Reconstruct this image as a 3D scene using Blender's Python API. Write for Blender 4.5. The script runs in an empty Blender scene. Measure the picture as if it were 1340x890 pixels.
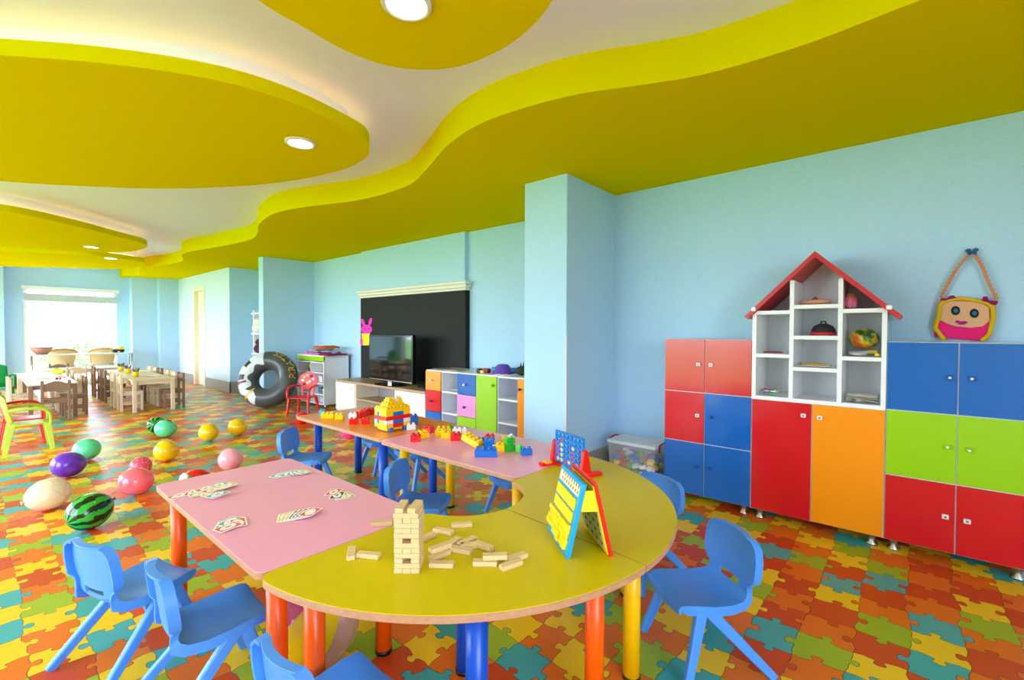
import bpy, math, random
from mathutils import Vector, Matrix
random.seed(7)
PI = math.pi
scene = bpy.context.scene
COL = scene.collection
# ------------------------------------------------------------------ camera (1340 x 890 frame)
FPX, CAMH = 605.0, 1.16
_pitch = math.atan((445 - 433.2) / FPX)
_yaw = math.atan((670 + 33) / FPX * math.cos(_pitch))
_roll = math.radians(0.2)
FW = Vector((math.sin(_yaw) * math.cos(_pitch), math.cos(_yaw) * math.cos(_pitch), -math.sin(_pitch)))
_r0 = Vector((math.cos(_yaw), -math.sin(_yaw), 0)); _u0 = _r0.cross(FW)
RT = _r0 * math.cos(_roll) + _u0 * math.sin(_roll)
UP = _u0 * math.cos(_roll) - _r0 * math.sin(_roll)
EYE = Vector((0, 0, CAMH))
cam = bpy.data.cameras.new('camera'); camo = bpy.data.objects.new('camera', cam); COL.objects.link(camo)
m = Matrix((RT, UP, -FW)).transposed().to_4x4(); m.translation = EYE
camo.matrix_world = m
cam.sensor_fit = 'HORIZONTAL'; cam.sensor_width = 36.0; cam.lens = FPX / 1340 * 36.0
cam.clip_start = 0.02; cam.clip_end = 200
scene.camera = camo
def ray(px, py): return FW + RT * ((px - 670) / FPX) + UP * ((445 - py) / FPX)
def G(px, py, z=0.0):
    d = ray(px, py); return EYE + d * ((z - CAMH) / d.z)
def GX(px, py, x):
    d = ray(px, py); return EYE + d * (x / d.x)
def GY(px, py, y):
    d = ray(px, py); return EYE + d * (y / d.y)
# ------------------------------------------------------------------ materials
def lin(c): return tuple(((v / 255) / 12.92 if v / 255 <= 0.04045 else ((v / 255 + 0.055) / 1.055) ** 2.4) for v in c)
MATS = {}
def mat(key, rgb=(200, 200, 200), rough=0.5, metal=0.0, coat=0.0, bump=0.0, bscale=60.0, var=0.0, vscale=8.0, emit=None, estr=0.0, trans=0.0, ior=1.45, spec=0.5, alpha=1.0):
    if key in MATS: return MATS[key]
    M = bpy.data.materials.new(key); M.use_nodes = True
    nt = M.node_tree; b = nt.nodes['Principled BSDF']
    c = lin(rgb) + (1,)
    b.inputs['Base Color'].default_value = c
    b.inputs['Roughness'].default_value = rough
    b.inputs['Metallic'].default_value = metal
    b.inputs['Coat Weight'].default_value = coat
    b.inputs['Coat Roughness'].default_value = 0.08
    b.inputs['Transmission Weight'].default_value = trans
    b.inputs['IOR'].default_value = ior
    b.inputs['Specular IOR Level'].default_value = spec
    b.inputs['Alpha'].default_value = alpha
    if emit:
        b.inputs['Emission Color'].default_value = lin(emit) + (1,); b.inputs['Emission Strength'].default_value = estr
    if bump or var:
        tc = nt.nodes.new('ShaderNodeTexCoord')
        if bump:
            n = nt.nodes.new('ShaderNodeTexNoise'); n.inputs['Scale'].default_value = bscale; n.inputs['Detail'].default_value = 6
            bp = nt.nodes.new('ShaderNodeBump'); bp.inputs['Strength'].default_value = bump; bp.inputs['Distance'].default_value = 0.01
            nt.links.new(tc.outputs['Object'], n.inputs['Vector']); nt.links.new(n.outputs['Fac'], bp.inputs['Height']); nt.links.new(bp.outputs['Normal'], b.inputs['Normal'])
        if var:
            n2 = nt.nodes.new('ShaderNodeTexNoise'); n2.inputs['Scale'].default_value = vscale; n2.inputs['Detail'].default_value = 8; n2.inputs['Roughness'].default_value = 0.65
            mx = nt.nodes.new('ShaderNodeMix'); mx.data_type = 'RGBA'
            lo = tuple(max(0, v * (1 - var)) for v in c[:3]) + (1,); hi = tuple(min(1, v * (1 + var)) for v in c[:3]) + (1,)
            mx.inputs[6].default_value = lo; mx.inputs[7].default_value = hi
            nt.links.new(tc.outputs['Object'], n2.inputs['Vector']); nt.links.new(n2.outputs['Fac'], mx.inputs[0]); nt.links.new(mx.outputs[2], b.inputs['Base Color'])
    MATS[key] = M
    return M
def wood(key, c1, c2, scale=6.0, rough=0.45, axis=(1, 12, 12)):
    if key in MATS: return MATS[key]
    M = mat(key, c1, rough); nt = M.node_tree; b = nt.nodes['Principled BSDF']
    tc = nt.nodes.new('ShaderNodeTexCoord'); mp = nt.nodes.new('ShaderNodeMapping'); mp.inputs['Scale'].default_value = axis
    n = nt.nodes.new('ShaderNodeTexNoise'); n.inputs['Scale'].default_value = scale; n.inputs['Detail'].default_value = 6
    mx = nt.nodes.new('ShaderNodeMix'); mx.data_type = 'RGBA'
    mx.inputs[6].default_value = lin(c1) + (1,); mx.inputs[7].default_value = lin(c2) + (1,)
    nt.links.new(tc.outputs['Object'], mp.inputs['Vector']); nt.links.new(mp.outputs['Vector'], n.inputs['Vector'])
    nt.links.new(n.outputs['Fac'], mx.inputs[0]); nt.links.new(mx.outputs[2], b.inputs['Base Color'])
    return M
def see_through(key, rgb, tfac, rough=0.1):
    """thin clear plastic or glass: part transparent, part principled"""
    if key in MATS: return MATS[key]
    M = mat(key, rgb, rough); nt = M.node_tree
    b = nt.nodes['Principled BSDF']; out = nt.nodes['Material Output']
    t = nt.nodes.new('ShaderNodeBsdfTransparent'); mx = nt.nodes.new('ShaderNodeMixShader'); mx.inputs[0].default_value = 1 - tfac
    nt.links.new(t.outputs[0], mx.inputs[1]); nt.links.new(b.outputs[0], mx.inputs[2]); nt.links.new(mx.outputs[0], out.inputs['Surface'])
    return M
# ------------------------------------------------------------------ mesh builder
class MB:
    def __init__(s, M=None): s.v = []; s.f = []; s.mi = []; s.sm = []; s.M = M
    def add(s, vs, fs, m=0, smooth=False):
        o = len(s.v)
        for p in vs:
            p = Vector(p)
            s.v.append(s.M @ p if s.M else p)
        for f in fs: s.f.append([i + o for i in f]); s.mi.append(m); s.sm.append(smooth)
        return s
    def box(s, x0, x1, y0, y1, z0, z1, m=0):
        vs = [(x0, y0, z0), (x1, y0, z0), (x1, y1, z0), (x0, y1, z0), (x0, y0, z1), (x1, y0, z1), (x1, y1, z1), (x0, y1, z1)]
        return s.add(vs, [(0, 3, 2, 1), (4, 5, 6, 7), (0, 1, 5, 4), (1, 2, 6, 5), (2, 3, 7, 6), (3, 0, 4, 7)], m)
    def beam(s, p0, p1, w, h, m=0, w1=None, h1=None, side=(0, 1, 0)):
        p0 = Vector(p0); p1 = Vector(p1); d = (p1 - p0).normalized(); a = Vector(side); a = (a - d * a.dot(d)).normalized(); b = d.cross(a)
        w1 = w1 or w; h1 = h1 or h; vs = []
        for p, ww, hh in ((p0, w, h), (p1, w1, h1)):
            for i, j in ((-1, -1), (1, -1), (1, 1), (-1, 1)): vs.append(p + a * (i * ww / 2) + b * (j * hh / 2))
        return s.add(vs, [(0, 3, 2, 1), (4, 5, 6, 7), (0, 1, 5, 4), (1, 2, 6, 5), (2, 3, 7, 6), (3, 0, 4, 7)], m)
    def cyl(s, p0, p1, r0, r1=None, n=16, m=0, smooth=True):
        r1 = r0 if r1 is None else r1
        p0 = Vector(p0); p1 = Vector(p1); d = (p1 - p0).normalized()
        a = d.orthogonal().normalized(); b = d.cross(a); vs = []
        for p, r in ((p0, r0), (p1, r1)):
            for i in range(n): t = 2 * PI * i / n; vs.append(p + a * (r * math.cos(t)) + b * (r * math.sin(t)))
        s.add(vs, [(i, (i + 1) % n, n + (i + 1) % n, n + i) for i in range(n)], m, smooth)
        o = len(s.v) - 2 * n
        s.f.append([o + i for i in reversed(range(n))]); s.f.append([o + n + i for i in range(n)]); s.mi += [m, m]; s.sm += [False, False]
        return s
    def tube(s, pts, r, n=8, m=0, closed=False):
        pts = [Vector(p) for p in pts]; k = len(pts); vs = []; a = None
        for i, p in enumerate(pts):
            d = ((pts[(i + 1) % k] if closed or i < k - 1 else p) - (pts[i - 1] if closed or i > 0 else p)).normalized()
            a = d.orthogonal().normalized() if a is None else (a - d * a.dot(d)).normalized(); b = d.cross(a)
            rr = r[i] if isinstance(r, (list, tuple)) else r
            for j in range(n): t = 2 * PI * j / n; vs.append(p + a * (rr * math.cos(t)) + b * (rr * math.sin(t)))
        fs = []
        for i in range(k if closed else k - 1):
            i2 = (i + 1) % k
            for j in range(n): fs.append((i * n + j, i * n + (j + 1) % n, i2 * n + (j + 1) % n, i2 * n + j))
        if not closed: fs.append(list(reversed(range(n)))); fs.append([(k - 1) * n + j for j in range(n)])
        return s.add(vs, fs, m, True)
    def lathe(s, prof, n=24, c=(0, 0, 0), m=0, smooth=True):
        vs = []
        for r, z in prof:
            for i in range(n): t = 2 * PI * i / n; vs.append((c[0] + r * math.cos(t), c[1] + r * math.sin(t), c[2] + z))
        fs = []
        for j in range(len(prof) - 1):
            for i in range(n): fs.append((j * n + i, j * n + (i + 1) % n, (j + 1) * n + (i + 1) % n, (j + 1) * n + i))
        return s.add(vs, fs, m, smooth)
    def ell(s, c, r, nu=24, nv=14, m=0):
        prof = [(math.sin(PI * j / nv), -math.cos(PI * j / nv)) for j in range(nv + 1)]
        vs = []
        for a, z in prof:
            for i in range(nu): t = 2 * PI * i / nu; vs.append((c[0] + r[0] * a * math.cos(t), c[1] + r[1] * a * math.sin(t), c[2] + r[2] * z))
        fs = [(j * nu + i, j * nu + (i + 1) % nu, (j + 1) * nu + (i + 1) % nu, (j + 1) * nu + i) for j in range(nv) for i in range(nu)]
        return s.add(vs, fs, m, True)
    def prism(s, poly, z0, z1, m=0, mside=None, mtop=None):
        n = len(poly); a = sum(poly[i][0] * poly[(i + 1) % n][1] - poly[(i + 1) % n][0] * poly[i][1] for i in range(n))
        if a < 0: poly = poly[::-1]
        vs = [(p[0], p[1], z0) for p in poly] + [(p[0], p[1], z1) for p in poly]
        o = len(s.v); s.add(vs, [(i, (i + 1) % n, n + (i + 1) % n, n + i) for i in range(n)], m if mside is None else mside)
        s.f.append([o + i for i in reversed(range(n))]); s.mi.append(m); s.sm.append(False)
        s.f.append([o + n + i for i in range(n)]); s.mi.append(m if mtop is None else mtop); s.sm.append(False)
        return s
    def build(s, name, mats, parent=None, bevel=0.0, seg=2, solid=0.0, subs=0, kind=None, loc=None):
        me = bpy.data.meshes.new(name); me.from_pydata([tuple(p) for p in s.v], [], s.f)
        for M in (mats if isinstance(mats, (list, tuple)) else [mats]): me.materials.append(M)
        me.polygons.foreach_set('material_index', s.mi); me.polygons.foreach_set('use_smooth', s.sm)
        me.validate(); me.update()
        o = bpy.data.objects.new(name, me); COL.objects.link(o)
        if parent is not None: o.parent = parent
        if loc is not None: o.location = loc
        if solid: md = o.modifiers.new('thick', 'SOLIDIFY'); md.thickness = solid; md.offset = 0
        if bevel: md = o.modifiers.new('bevel', 'BEVEL'); md.width = bevel; md.segments = seg; md.limit_method = 'ANGLE'; md.angle_limit = math.radians(40); md.harden_normals = True
        if subs: md = o.modifiers.new('sub', 'SUBSURF'); md.levels = subs; md.render_levels = subs
        if kind: o['kind'] = kind
        return o
def tag(o, label, cat, group=None):
    o['label'] = label; o['category'] = cat
    if group: o['group'] = group
    return o
def thing(name, label, cat, loc=(0, 0, 0), rz=0.0, group=None):
    o = bpy.data.objects.new(name, None); COL.objects.link(o); o.empty_display_size = 0.05
    o.location = loc; o.rotation_euler = (0, 0, rz)
    return tag(o, label, cat, group)
def dup(root, label, loc=None, rz=None, group=None):
    r = root.copy(); COL.objects.link(r)
    if loc is not None: r.location = loc
    if rz is not None: r.rotation_euler = (0, 0, rz)
    r['label'] = label
    if group: r['group'] = group
    for ch in list(root.children):
        c = ch.copy(); COL.objects.link(c); c.parent = r
        for g in list(ch.children):
            d = g.copy(); COL.objects.link(d); d.parent = c
    return r
def spline(pts, k=8, closed=False):
    n = len(pts); out = []
    for i in range(n if closed else n - 1):
        P = [pts[(i + j) % n] if closed else pts[min(max(i + j, 0), n - 1)] for j in (-1, 0, 1, 2)]
        for q in range(k):
            t = q / k
            out.append(tuple(0.5 * (2 * P[1][a] + (P[2][a] - P[0][a]) * t + (2 * P[0][a] - 5 * P[1][a] + 4 * P[2][a] - P[3][a]) * t * t + (3 * P[1][a] - P[0][a] - 3 * P[2][a] + P[3][a]) * t ** 3) for a in range(len(pts[0]))))
    if not closed: out.append(tuple(pts[-1]))
    return out
def rrect(x0, x1, y0, y1, r, k=5):
    out = []
    for cx, cy, a in ((x1 - r, y1 - r, 0), (x0 + r, y1 - r, 90), (x0 + r, y0 + r, 180), (x1 - r, y0 + r, 270)):
        for i in range(k + 1): t = math.radians(a + 90 * i / k); out.append((cx + r * math.cos(t), cy + r * math.sin(t)))
    return out
# ------------------------------------------------------------------ palette
BLUEWALL = mat('wall_paint', (178, 216, 244), 0.75, bump=0.25, bscale=140, var=0.07, vscale=35)
YEL = mat('ceiling_yellow', (221, 200, 0), 0.8, bump=0.03, bscale=30, spec=0.0)
WHITEC = mat('ceiling_white', (228, 234, 246), 0.85, spec=0.1)
SKIRT = mat('skirting_stone', (150, 146, 138), 0.5, var=0.2, vscale=25)
WHITE = mat('white_lacquer', (236, 238, 238), 0.25)
CREAM = mat('cream_paint', (238, 230, 205), 0.45)
LRED = mat('lacquer_red', (206, 18, 24), 0.2, coat=0.15, var=0.06, vscale=5)
LBLUE = mat('lacquer_blue', (8, 96, 178), 0.2, coat=0.15, var=0.06, vscale=5)
LORANGE = mat('lacquer_orange', (246, 148, 8), 0.2, coat=0.15)
LGREEN = mat('lacquer_green', (148, 204, 8), 0.2, coat=0.15)
LPINK = mat('lacquer_pink', (232, 150, 208), 0.2)
CHROME = mat('brushed_steel', (200, 198, 192), 0.25, metal=1.0)
DARKM = mat('black_plastic', (18, 18, 20), 0.35)
TOPPINK = mat('table_pink', (244, 168, 196), 0.28)
TOPYEL = mat('table_yellow', (208, 188, 0), 0.38, spec=0.18)
TOPORG = mat('table_orange', (234, 138, 22), 0.28)
EDGE = wood('table_edge_wood', (206, 160, 122), (168, 116, 82), 8)
LEGO = mat('leg_orange', (250, 92, 4), 0.3)
LEGB = mat('leg_blue', (4, 76, 186), 0.3)
LEGY = mat('leg_yellow', (244, 190, 4), 0.3)
CHB = mat('chair_blue', (74, 146, 232), 0.38, bump=0.05, bscale=300)
JEN = wood('block_wood', (234, 208, 160), (212, 174, 112), 14, 0.55, (4, 20, 20))
TRED = mat('toy_red', (232, 14, 20), 0.25, coat=0.2)
TYEL = mat('toy_yellow', (252, 204, 4), 0.25, coat=0.2)
TBLU = mat('toy_blue', (8, 110, 206), 0.25, coat=0.2)
TGRN = mat('toy_green', (30, 184, 36), 0.25, coat=0.2)
TWHT = mat('toy_white', (246, 244, 244), 0.25, coat=0.2)
TTEAL = mat('toy_teal', (12, 140, 168), 0.3)
WOODL = wood('pale_wood', (228, 212, 182), (210, 186, 148), 6, 0.5)
WOODD = wood('brown_wood', (150, 118, 92), (120, 90, 68), 6, 0.5)
WOODT = wood('oak_veneer', (190, 162, 122), (164, 134, 96), 5, 0.4, (12, 1, 12))
PAPER = mat('white_paper', (244, 242, 236), 0.7)
KBL = mat('knob_blue', (10, 84, 160), .3)
LITWALL = mat('lit_wall_paint', (206, 224, 242), 0.8, bump=0.2, bscale=140)  # blue wall paint lightened: window light put into the colour
# ================================================================== THE ROOM
ZS, ZT = 2.31, 2.50
# --- puzzle floor: one connected mesh, every piece outlined by a shallow groove
def build_floor():
    PX, PY = 0.1505, 0.158
    I0, I1 = -17, 26; J0, J1 = -9, 85
    x_of = lambda i: -0.04 + PX * i
    y_of = lambda j: -0.01 + PY * j
    rnd = random.Random(3)
    EDGE_P = [(.18, -.03), (.40, .015), (.425, .06), (.385, .11), (.385, .165), (.43, .205), (.5, .215), (.57, .205), (.615, .165), (.615, .11), (.575, .06), (.60, .015), (.82, -.03)]
    V = []; F = []; MI = []
    corner = {}; hed = {}; ved = {}
    for i in range(I0, I1 + 1):
        for j in range(J0, J1 + 1):
            corner[i, j] = len(V); V.append([x_of(i) + rnd.uniform(-.012, .012), y_of(j) + rnd.uniform(-.012, .012), 0.0])
    def edge(a, b):
        A = V[a]; B = V[b]; dx, dy = B[0] - A[0], B[1] - A[1]; s = rnd.choice((-1, 1)); s2 = rnd.choice((-1, 1)); ids = []
        sh = rnd.uniform(-.05, .05)
        for t, n in EDGE_P:
            t2 = t + sh if .3 < t < .7 else t
            nn = n * s if n > 0 else n * s2
            ids.append(len(V)); V.append([A[0] + dx * t2 - dy * nn, A[1] + dy * t2 + dx * nn, 0.0])
        return ids
    for i in range(I0, I1 + 1):
        for j in range(J0, J1 + 1):
            if i < I1: hed[i, j] = edge(corner[i, j], corner[i + 1, j])
            if j < J1: ved[i, j] = edge(corner[i, j], corner[i, j + 1])
    weights = [0] * 28 + [1] * 24 + [2] * 21 + [3] * 15 + [4] * 12
    colr = {}
    for i in range(I0, I1):
        for j in range(J0, J1):
            for _ in range(6):
                c = rnd.choice(weights)
                if c not in (colr.get((i - 1, j)), colr.get((i, j - 1))): break
            colr[i, j] = c
            loop = [corner[i, j]] + hed[i, j] + [corner[i + 1, j]] + ved[i + 1, j] + [corner[i + 1, j + 1]] + hed[i, j + 1][::-1] + [corner[i, j + 1]] + ved[i, j][::-1]
            if y_of(j) < 6.0:
                n = len(loop); inner = []
                for k in range(n):
                    p = V[loop[k - 1]]; q = V[loop[(k + 1) % n]]; c0 = V[loop[k]]
                    dx, dy = q[0] - p[0], q[1] - p[1]; L = math.hypot(dx, dy) or 1
                    inner.append(len(V)); V.append([c0[0] - dy / L * .0011, c0[1] + dx / L * .0011, 0.0])
                F.append(inner); MI.append(c)
                for k in range(n): F.append([loop[k], loop[(k + 1) % n], inner[(k + 1) % n], inner[k]]); MI.append(5)
            else:
                F.append(loop); MI.append(c)
    for i in range(I0, I1 + 1):
        for j in range(J0, J1 + 1):
            for ids in ([corner[i, j]], hed.get((i, j), []), ved.get((i, j), [])):
                for k in ids:
                    if V[k][1] < 5.8: V[k][2] = -0.0012
    # plain strips out to the walls that the photo does not show
    x0, x1, y0, y1 = x_of(I0) , x_of(I1), y_of(J0), y_of(J1)
    def quad(a, b, c, d, m):
        o = len(V); V.extend([[a, c, -.001], [b, c, -.001], [b, d, -.001], [a, d, -.001]]); F.append([o, o + 1, o + 2, o + 3]); MI.append(m)
    quad(-2.75, x0 + .03, -2.7, 13.6, 0); quad(x1 - .03, 4.3, -2.7, 13.6, 1); quad(x0, x1, -2.7, y0 + .03, 0); quad(x0, x1, y1 - .03, 13.7, 1)
    me = bpy.data.meshes.new('floor'); me.from_pydata(V, [], F)
    for k, c in (('puzzle_orange', (226, 112, 24)), ('puzzle_rust', (204, 72, 26)), ('puzzle_yellow', (238, 196, 28)), ('puzzle_lime', (154, 180, 36)), ('puzzle_teal', (62, 166, 166)), ('puzzle_groove', (70, 40, 20))):
        me.materials.append(mat(k, c, 0.36, bump=0.06, bscale=90, var=0.06, vscale=6, spec=0.4))
    me.polygons.foreach_set('material_index', MI); me.update()
    o = bpy.data.objects.new('floor', me); COL.objects.link(o); o['kind'] = 'structure'
build_floor()
def struct(name, mb, mats, **k): return mb.build(name, mats, kind='structure', **k)
# --- right hand walls (x grows to the right, y runs towards the garden window)
XR, XN = 3.56, 3.77
struct('wall_right', MB().box(XR, 4.2, -2.7, 1.92, -.05, 2.6), BLUEWALL)
struct('wall_right_niche', MB().box(XN, 4.2, 2.30, 9.5, -.05, 2.6), BLUEWALL)
PIL = MB(); PIL.box(2.83, 4.2, 1.91, 2.31, -.05, 2.4); struct('pillar_1', PIL, BLUEWALL, bevel=.006)
struct('trim_1', MB().box(2.823, 2.836, 1.903, 1.913, .206, 1.14), mat('corner_strip', (206, 210, 210), .4))
struct('chimney_breast', MB().box(3.715, 3.85, 3.925, 6.12, -.05, 2.4), BLUEWALL)
struct('pillar_2', MB().box(2.95, 4.2, 7.68, 7.86, -.05, 2.4), BLUEWALL, bevel=.006)
# window-lit wall with a door opening, back wall of the alcove, stepped end wall
XW = 3.06; D0, D1, DH = 10.93, 11.52, 1.98
ww = MB(); ww.box(XW, 4.2, 9.48, D0, -.05, 2.6); ww.box(XW, 4.2, D1, 13.3, -.05, 2.6); ww.box(XW, 4.2, D0, D1, DH, 2.6); ww.box(XW + .14, 4.2, D0, D1, -.05, DH)
struct('wall_alcove', ww, BLUEWALL)
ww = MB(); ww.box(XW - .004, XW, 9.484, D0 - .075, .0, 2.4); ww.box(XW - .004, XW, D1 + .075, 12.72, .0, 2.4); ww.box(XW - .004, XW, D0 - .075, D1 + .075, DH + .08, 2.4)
struct('wall_alcove_lit', ww, LITWALL)  # thin facing over the blue wall, carries the painted window light
WY = 13.2
WX0, WX1, WZ1 = 0.63, 2.04, 1.90
we = MB(); we.box(-2.75, WX0, WY, WY + .2, -.05, 2.6); we.box(WX1, 3.2, WY, WY + .2, -.05, 2.6); we.box(WX0, WX1, WY, WY + .2, 2.01, 2.6); we.box(WX0, WX1, WY, WY + .2, -.05, .06)
struct('wall_far', we, BLUEWALL)
struct('pillar_3', MB().box(2.25, 2.72, 12.92, WY + .05, -.05, 2.4), BLUEWALL)
struct('pillar_4', MB().box(2.70, 3.10, 12.72, WY + .05, -.05, 2.4), BLUEWALL)
struct('pillar_5', MB().box(-.4, .365, 12.95, WY + .05, -.05, 2.4), BLUEWALL)
# walls behind the camera and on the left, with the big left windows that light the room
wl = MB(); openings = [(1.9, 4.4), (5.0, 7.9), (8.5, 12.9)]; OZ0, OZ1 = .08, 2.28
ys = [-2.75] + [v for o in openings for v in o] + [WY]
for i in range(0, len(ys), 2): wl.box(-2.75, -2.55, ys[i], ys[i + 1], -.05, 2.6)
for a, b in openings: wl.box(-2.75, -2.55, a, b, -.05, OZ0); wl.box(-2.75, -2.55, a, b, OZ1, 2.6)
struct('wall_left', wl, mat('left_wall_paint', (190, 214, 220), 0.8))
for k, (a, b) in enumerate(openings):
    fr = MB(); c = (a + b) / 2
    for y in (a + .03, c, b - .03): fr.box(-2.70, -2.62, y - .035, y + .035, OZ0, OZ1)
    fr.box(-2.70, -2.62, a, b, OZ0, OZ0 + .06); fr.box(-2.70, -2.62, a, b, OZ1 - .06, OZ1)
    struct('window_%d' % (k + 2), fr, WHITE)
wb = MB(); wb.box(.1, 4.2, -2.75, -2.55, -.05, 2.6); wb.box(-2.75, -2.2, -2.75, -2.55, -.05, 2.6); wb.box(-2.2, .1, -2.75, -2.55, -.05, .25); wb.box(-2.2, .1, -2.75, -2.55, 2.25, 2.6)  # unseen opening added here to bring light onto the near right
struct('wall_back', wb, mat('left_wall_paint'))
# baseboards
bs = MB(); bs.box(3.545, XR, -2.5, 1.9, 0, .2); struct('baseboard_right', bs, SKIRT)
bs = MB(); bs.box(2.815, 3.56, 1.895, 1.912, 0, .205); bs.box(2.815, 2.832, 1.895, 2.32, 0, .205); struct('baseboard_pillar', bs, SKIRT)
bs = MB(); bs.box(XW - .015, XW, 9.46, D0 - .07, 0, .2); bs.box(XW - .015, XN, 9.46, 9.48, 0, .2); bs.box(XW - .015, XW, D1 + .07, 12.72, 0, .2); struct('baseboard_alcove', bs, SKIRT)
bs = MB(); bs.box(2.935, 2.95, 7.665, 7.87, 0, .2); bs.box(2.935, 3.77, 7.665, 7.68, 0, .2); struct('baseboard_niche', bs, SKIRT)
bs = MB(); bs.box(-.4, .375, 12.93, 12.95, 0, .2); bs.box(.365, WX0 - .02, WY - .015, WY, 0, .2); bs.box(WX1 + .02, 2.25, WY - .015, WY, 0, .2); struct('baseboard_far', bs, SKIRT)
# door in the alcove wall
dr = MB(); dr.box(XW + .05, XW + .09, D0 + .008, D1 - .008, 0.005, DH - .008); dl = struct('door_1', dr, CREAM)
fr = MB(); fr.box(XW - .02, XW + .14, D0 - .075, D0 + .006, 0, DH + .08); fr.box(XW - .02, XW + .135, D1 - .006, D1 + .075, 0, DH + .08); fr.box(XW - .02, XW + .13, D0 + .006, D1 - .006, DH - .006, DH + .08); fr.build('door_frame', CREAM, dl, bevel=.004)
hd = MB(); hd.box(XW + .035, XW + .05, D0 + .05, D0 + .09, .86, 1.02); hd.cyl((XW + .05, D0 + .07, .97), (XW, D0 + .07, .97), .009, n=8); hd.cyl((XW, D0 + .07, .97), (XW, D0 + .18, .97), .008, n=8); hd.build('door_handle', CHROME, dl)
# garden window at the far end
fr = MB(); fr.box(WX0, WX0 + .05, WY + .02, WY + .1, .06, 2.01); fr.box(WX1 - .05, WX1, WY + .02, WY + .1, .06, 2.01); fr.box(WX0, WX1, WY + .02, WY + .1, 1.95, 2.01); fr.box(WX0, WX1, WY + .02, WY + .1, .06, .12)
w1 = struct('window_1', fr, WHITE)
gl = MB(); gl.box(WX0 + .05, WX1 - .05, WY + .055, WY + .061, .12, 1.95); gl.build('window_pane', see_through('clear_glass', (255, 255, 255), 0.93, 0.02), w1)
bl = thing('window_blind', 'white slatted blind gathered at the top of the garden window', 'blind', (WX0, WY - .05, 0))
b = MB(); b.box(-.03, WX1 - WX0 + .03, -.02, .045, 1.95, 2.02); b.build('headrail', WHITE, bl)
b = MB()
for k in range(9): b.box(-.01, WX1 - WX0 + .01, -.015, .03, 1.74 + k * .023, 1.743 + k * .023)
b.build('slats', mat('blind_slat', (222, 228, 230), .6), bl)
b = MB(); b.box(-.01, WX1 - WX0 + .01, .0, .02, 1.735, 1.87); b.build('lowered_panel', mat('blind_grey', (206, 214, 218), .7), bl)
b = MB(); b.box(-.015, WX1 - WX0 + .015, -.015, .03, 1.715, 1.735); b.build('bottom_rail', WHITE, bl)
# --- ceilings
struct('ceiling', MB().box(-2.75, 4.2, -2.75, 13.4, ZT, 2.62), WHITEC)
wavy = [(2.25, -2.7), (2.12, -1.3), (2.12, -.5), (2.15, 0.0), (2.18, .33), (2.145, .69), (2.06, .93), (1.93, 1.22), (1.865, 1.5), (1.845, 1.83), (1.93, 2.2), (2.12, 2.65), (2.255, 3.06), (2.225, 3.69), (2.01, 4.34), (1.94, 4.8), (2.03, 5.38), (2.19, 5.85), (2.30, 6.4), (2.22, 7.2), (2.08, 8.0), (2.09, 8.5), (2.27, 9.2), (2.22, 10.0), (2.06, 10.8), (2.14, 11.6), (2.26, 12.3), (2.10, 12.8), (2.10, 13.25)]
poly = spline(wavy, 8) + [(4.1, 13.25), (4.1, -2.7)]
struct('ceiling_soffit', MB().prism(poly, ZS, ZT + .01), YEL)
warm = mat('led_strip', (255, 214, 160), emit=(255, 214, 160), estr=5.0)
lamp = mat('lamp_diffuser', (255, 255, 255), emit=(255, 236, 205), estr=14.0)
def island(name_label, pts, led=True):
    pts = [(x * .992, y * .992) for x, y in pts]
    P = spline(pts, 8, True); cx = sum(p[0] for p in P) / len(P); cy = sum(p[1] for p in P) / len(P)
    t = thing('ceiling_panel', name_label, 'ceiling panel', (cx, cy, ZS))
    L = [(x - cx, y - cy) for x, y in P]
    def inset(d):
        out = []; n = len(L)
        for i in range(n):
            p, q = L[i - 1], L[(i + 1) % n]; dx, dy = q[0] - p[0], q[1] - p[1]; l = math.hypot(dx, dy) or 1
            s = 1 if sum(L[k - 1][0] * L[k][1] - L[k][0] * L[k - 1][1] for k in range(n)) > 0 else -1
            out.append((L[i][0] - s * dy / l * d, L[i][1] + s * dx / l * d))
        return out
    MB().prism(L, 0, .07).build('panel', YEL, t)
    MB().prism(inset(.13), .07, ZT - ZS).build('riser', WHITEC, t)
    if led:
        MB().tube([(x, y, .078) for x, y in inset(.085)], .007, 6, closed=True).build('light_strip', warm, t)
    return t
island('large yellow rounded ceiling panel at upper left with one lamp', [(.143, 5.42), (.788, 4.911), (1.11, 4.559), (1.444, 4.051), (1.645, 3.58), (1.748, 3.118), (1.735, 2.834), (1.701, 2.706), (1.586, 2.54), (1.436, 2.467), (1.088, 2.404), (.774, 2.448), (.43, 2.642), (.084, 2.936), (-.5, 3.5), (-.85, 4.3), (-.8, 5.1), (-.4, 5.55)])
island('yellow ceiling panel cut by the top edge of the photo', [(.3, 1.62), (.664, 1.754), (.844, 1.777), (1.009, 1.791), (1.172, 1.761), (1.306, 1.667), (1.399, 1.52), (1.43, 1.32), (1.406, 1.138), (1.335, .967), (1.15, .7), (.8, .52), (.4, .52), (.12, .8), (.08, 1.25)])
island('pale lit yellow ceiling panel, second in the row towards the window', [(.176, 6.78), (.726, 7.094), (1.146, 7.497), (1.501, 7.856), (1.592, 8.289), (1.455, 8.956), (.999, 9.403), (.244, 9.637), (-.5, 9.4), (-.9, 8.2), (-.5, 7.0)])
island('farthest ceiling panel, right before the garden window', [(.257, 10.199), (.718, 9.955), (1.205, 9.698), (1.694, 9.834), (1.934, 10.084), (2.0, 10.836), (1.759, 11.548), (.975, 12.171), (.319, 12.7), (-.5, 12.6), (-.9, 11.4), (-.5, 10.4)])
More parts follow.
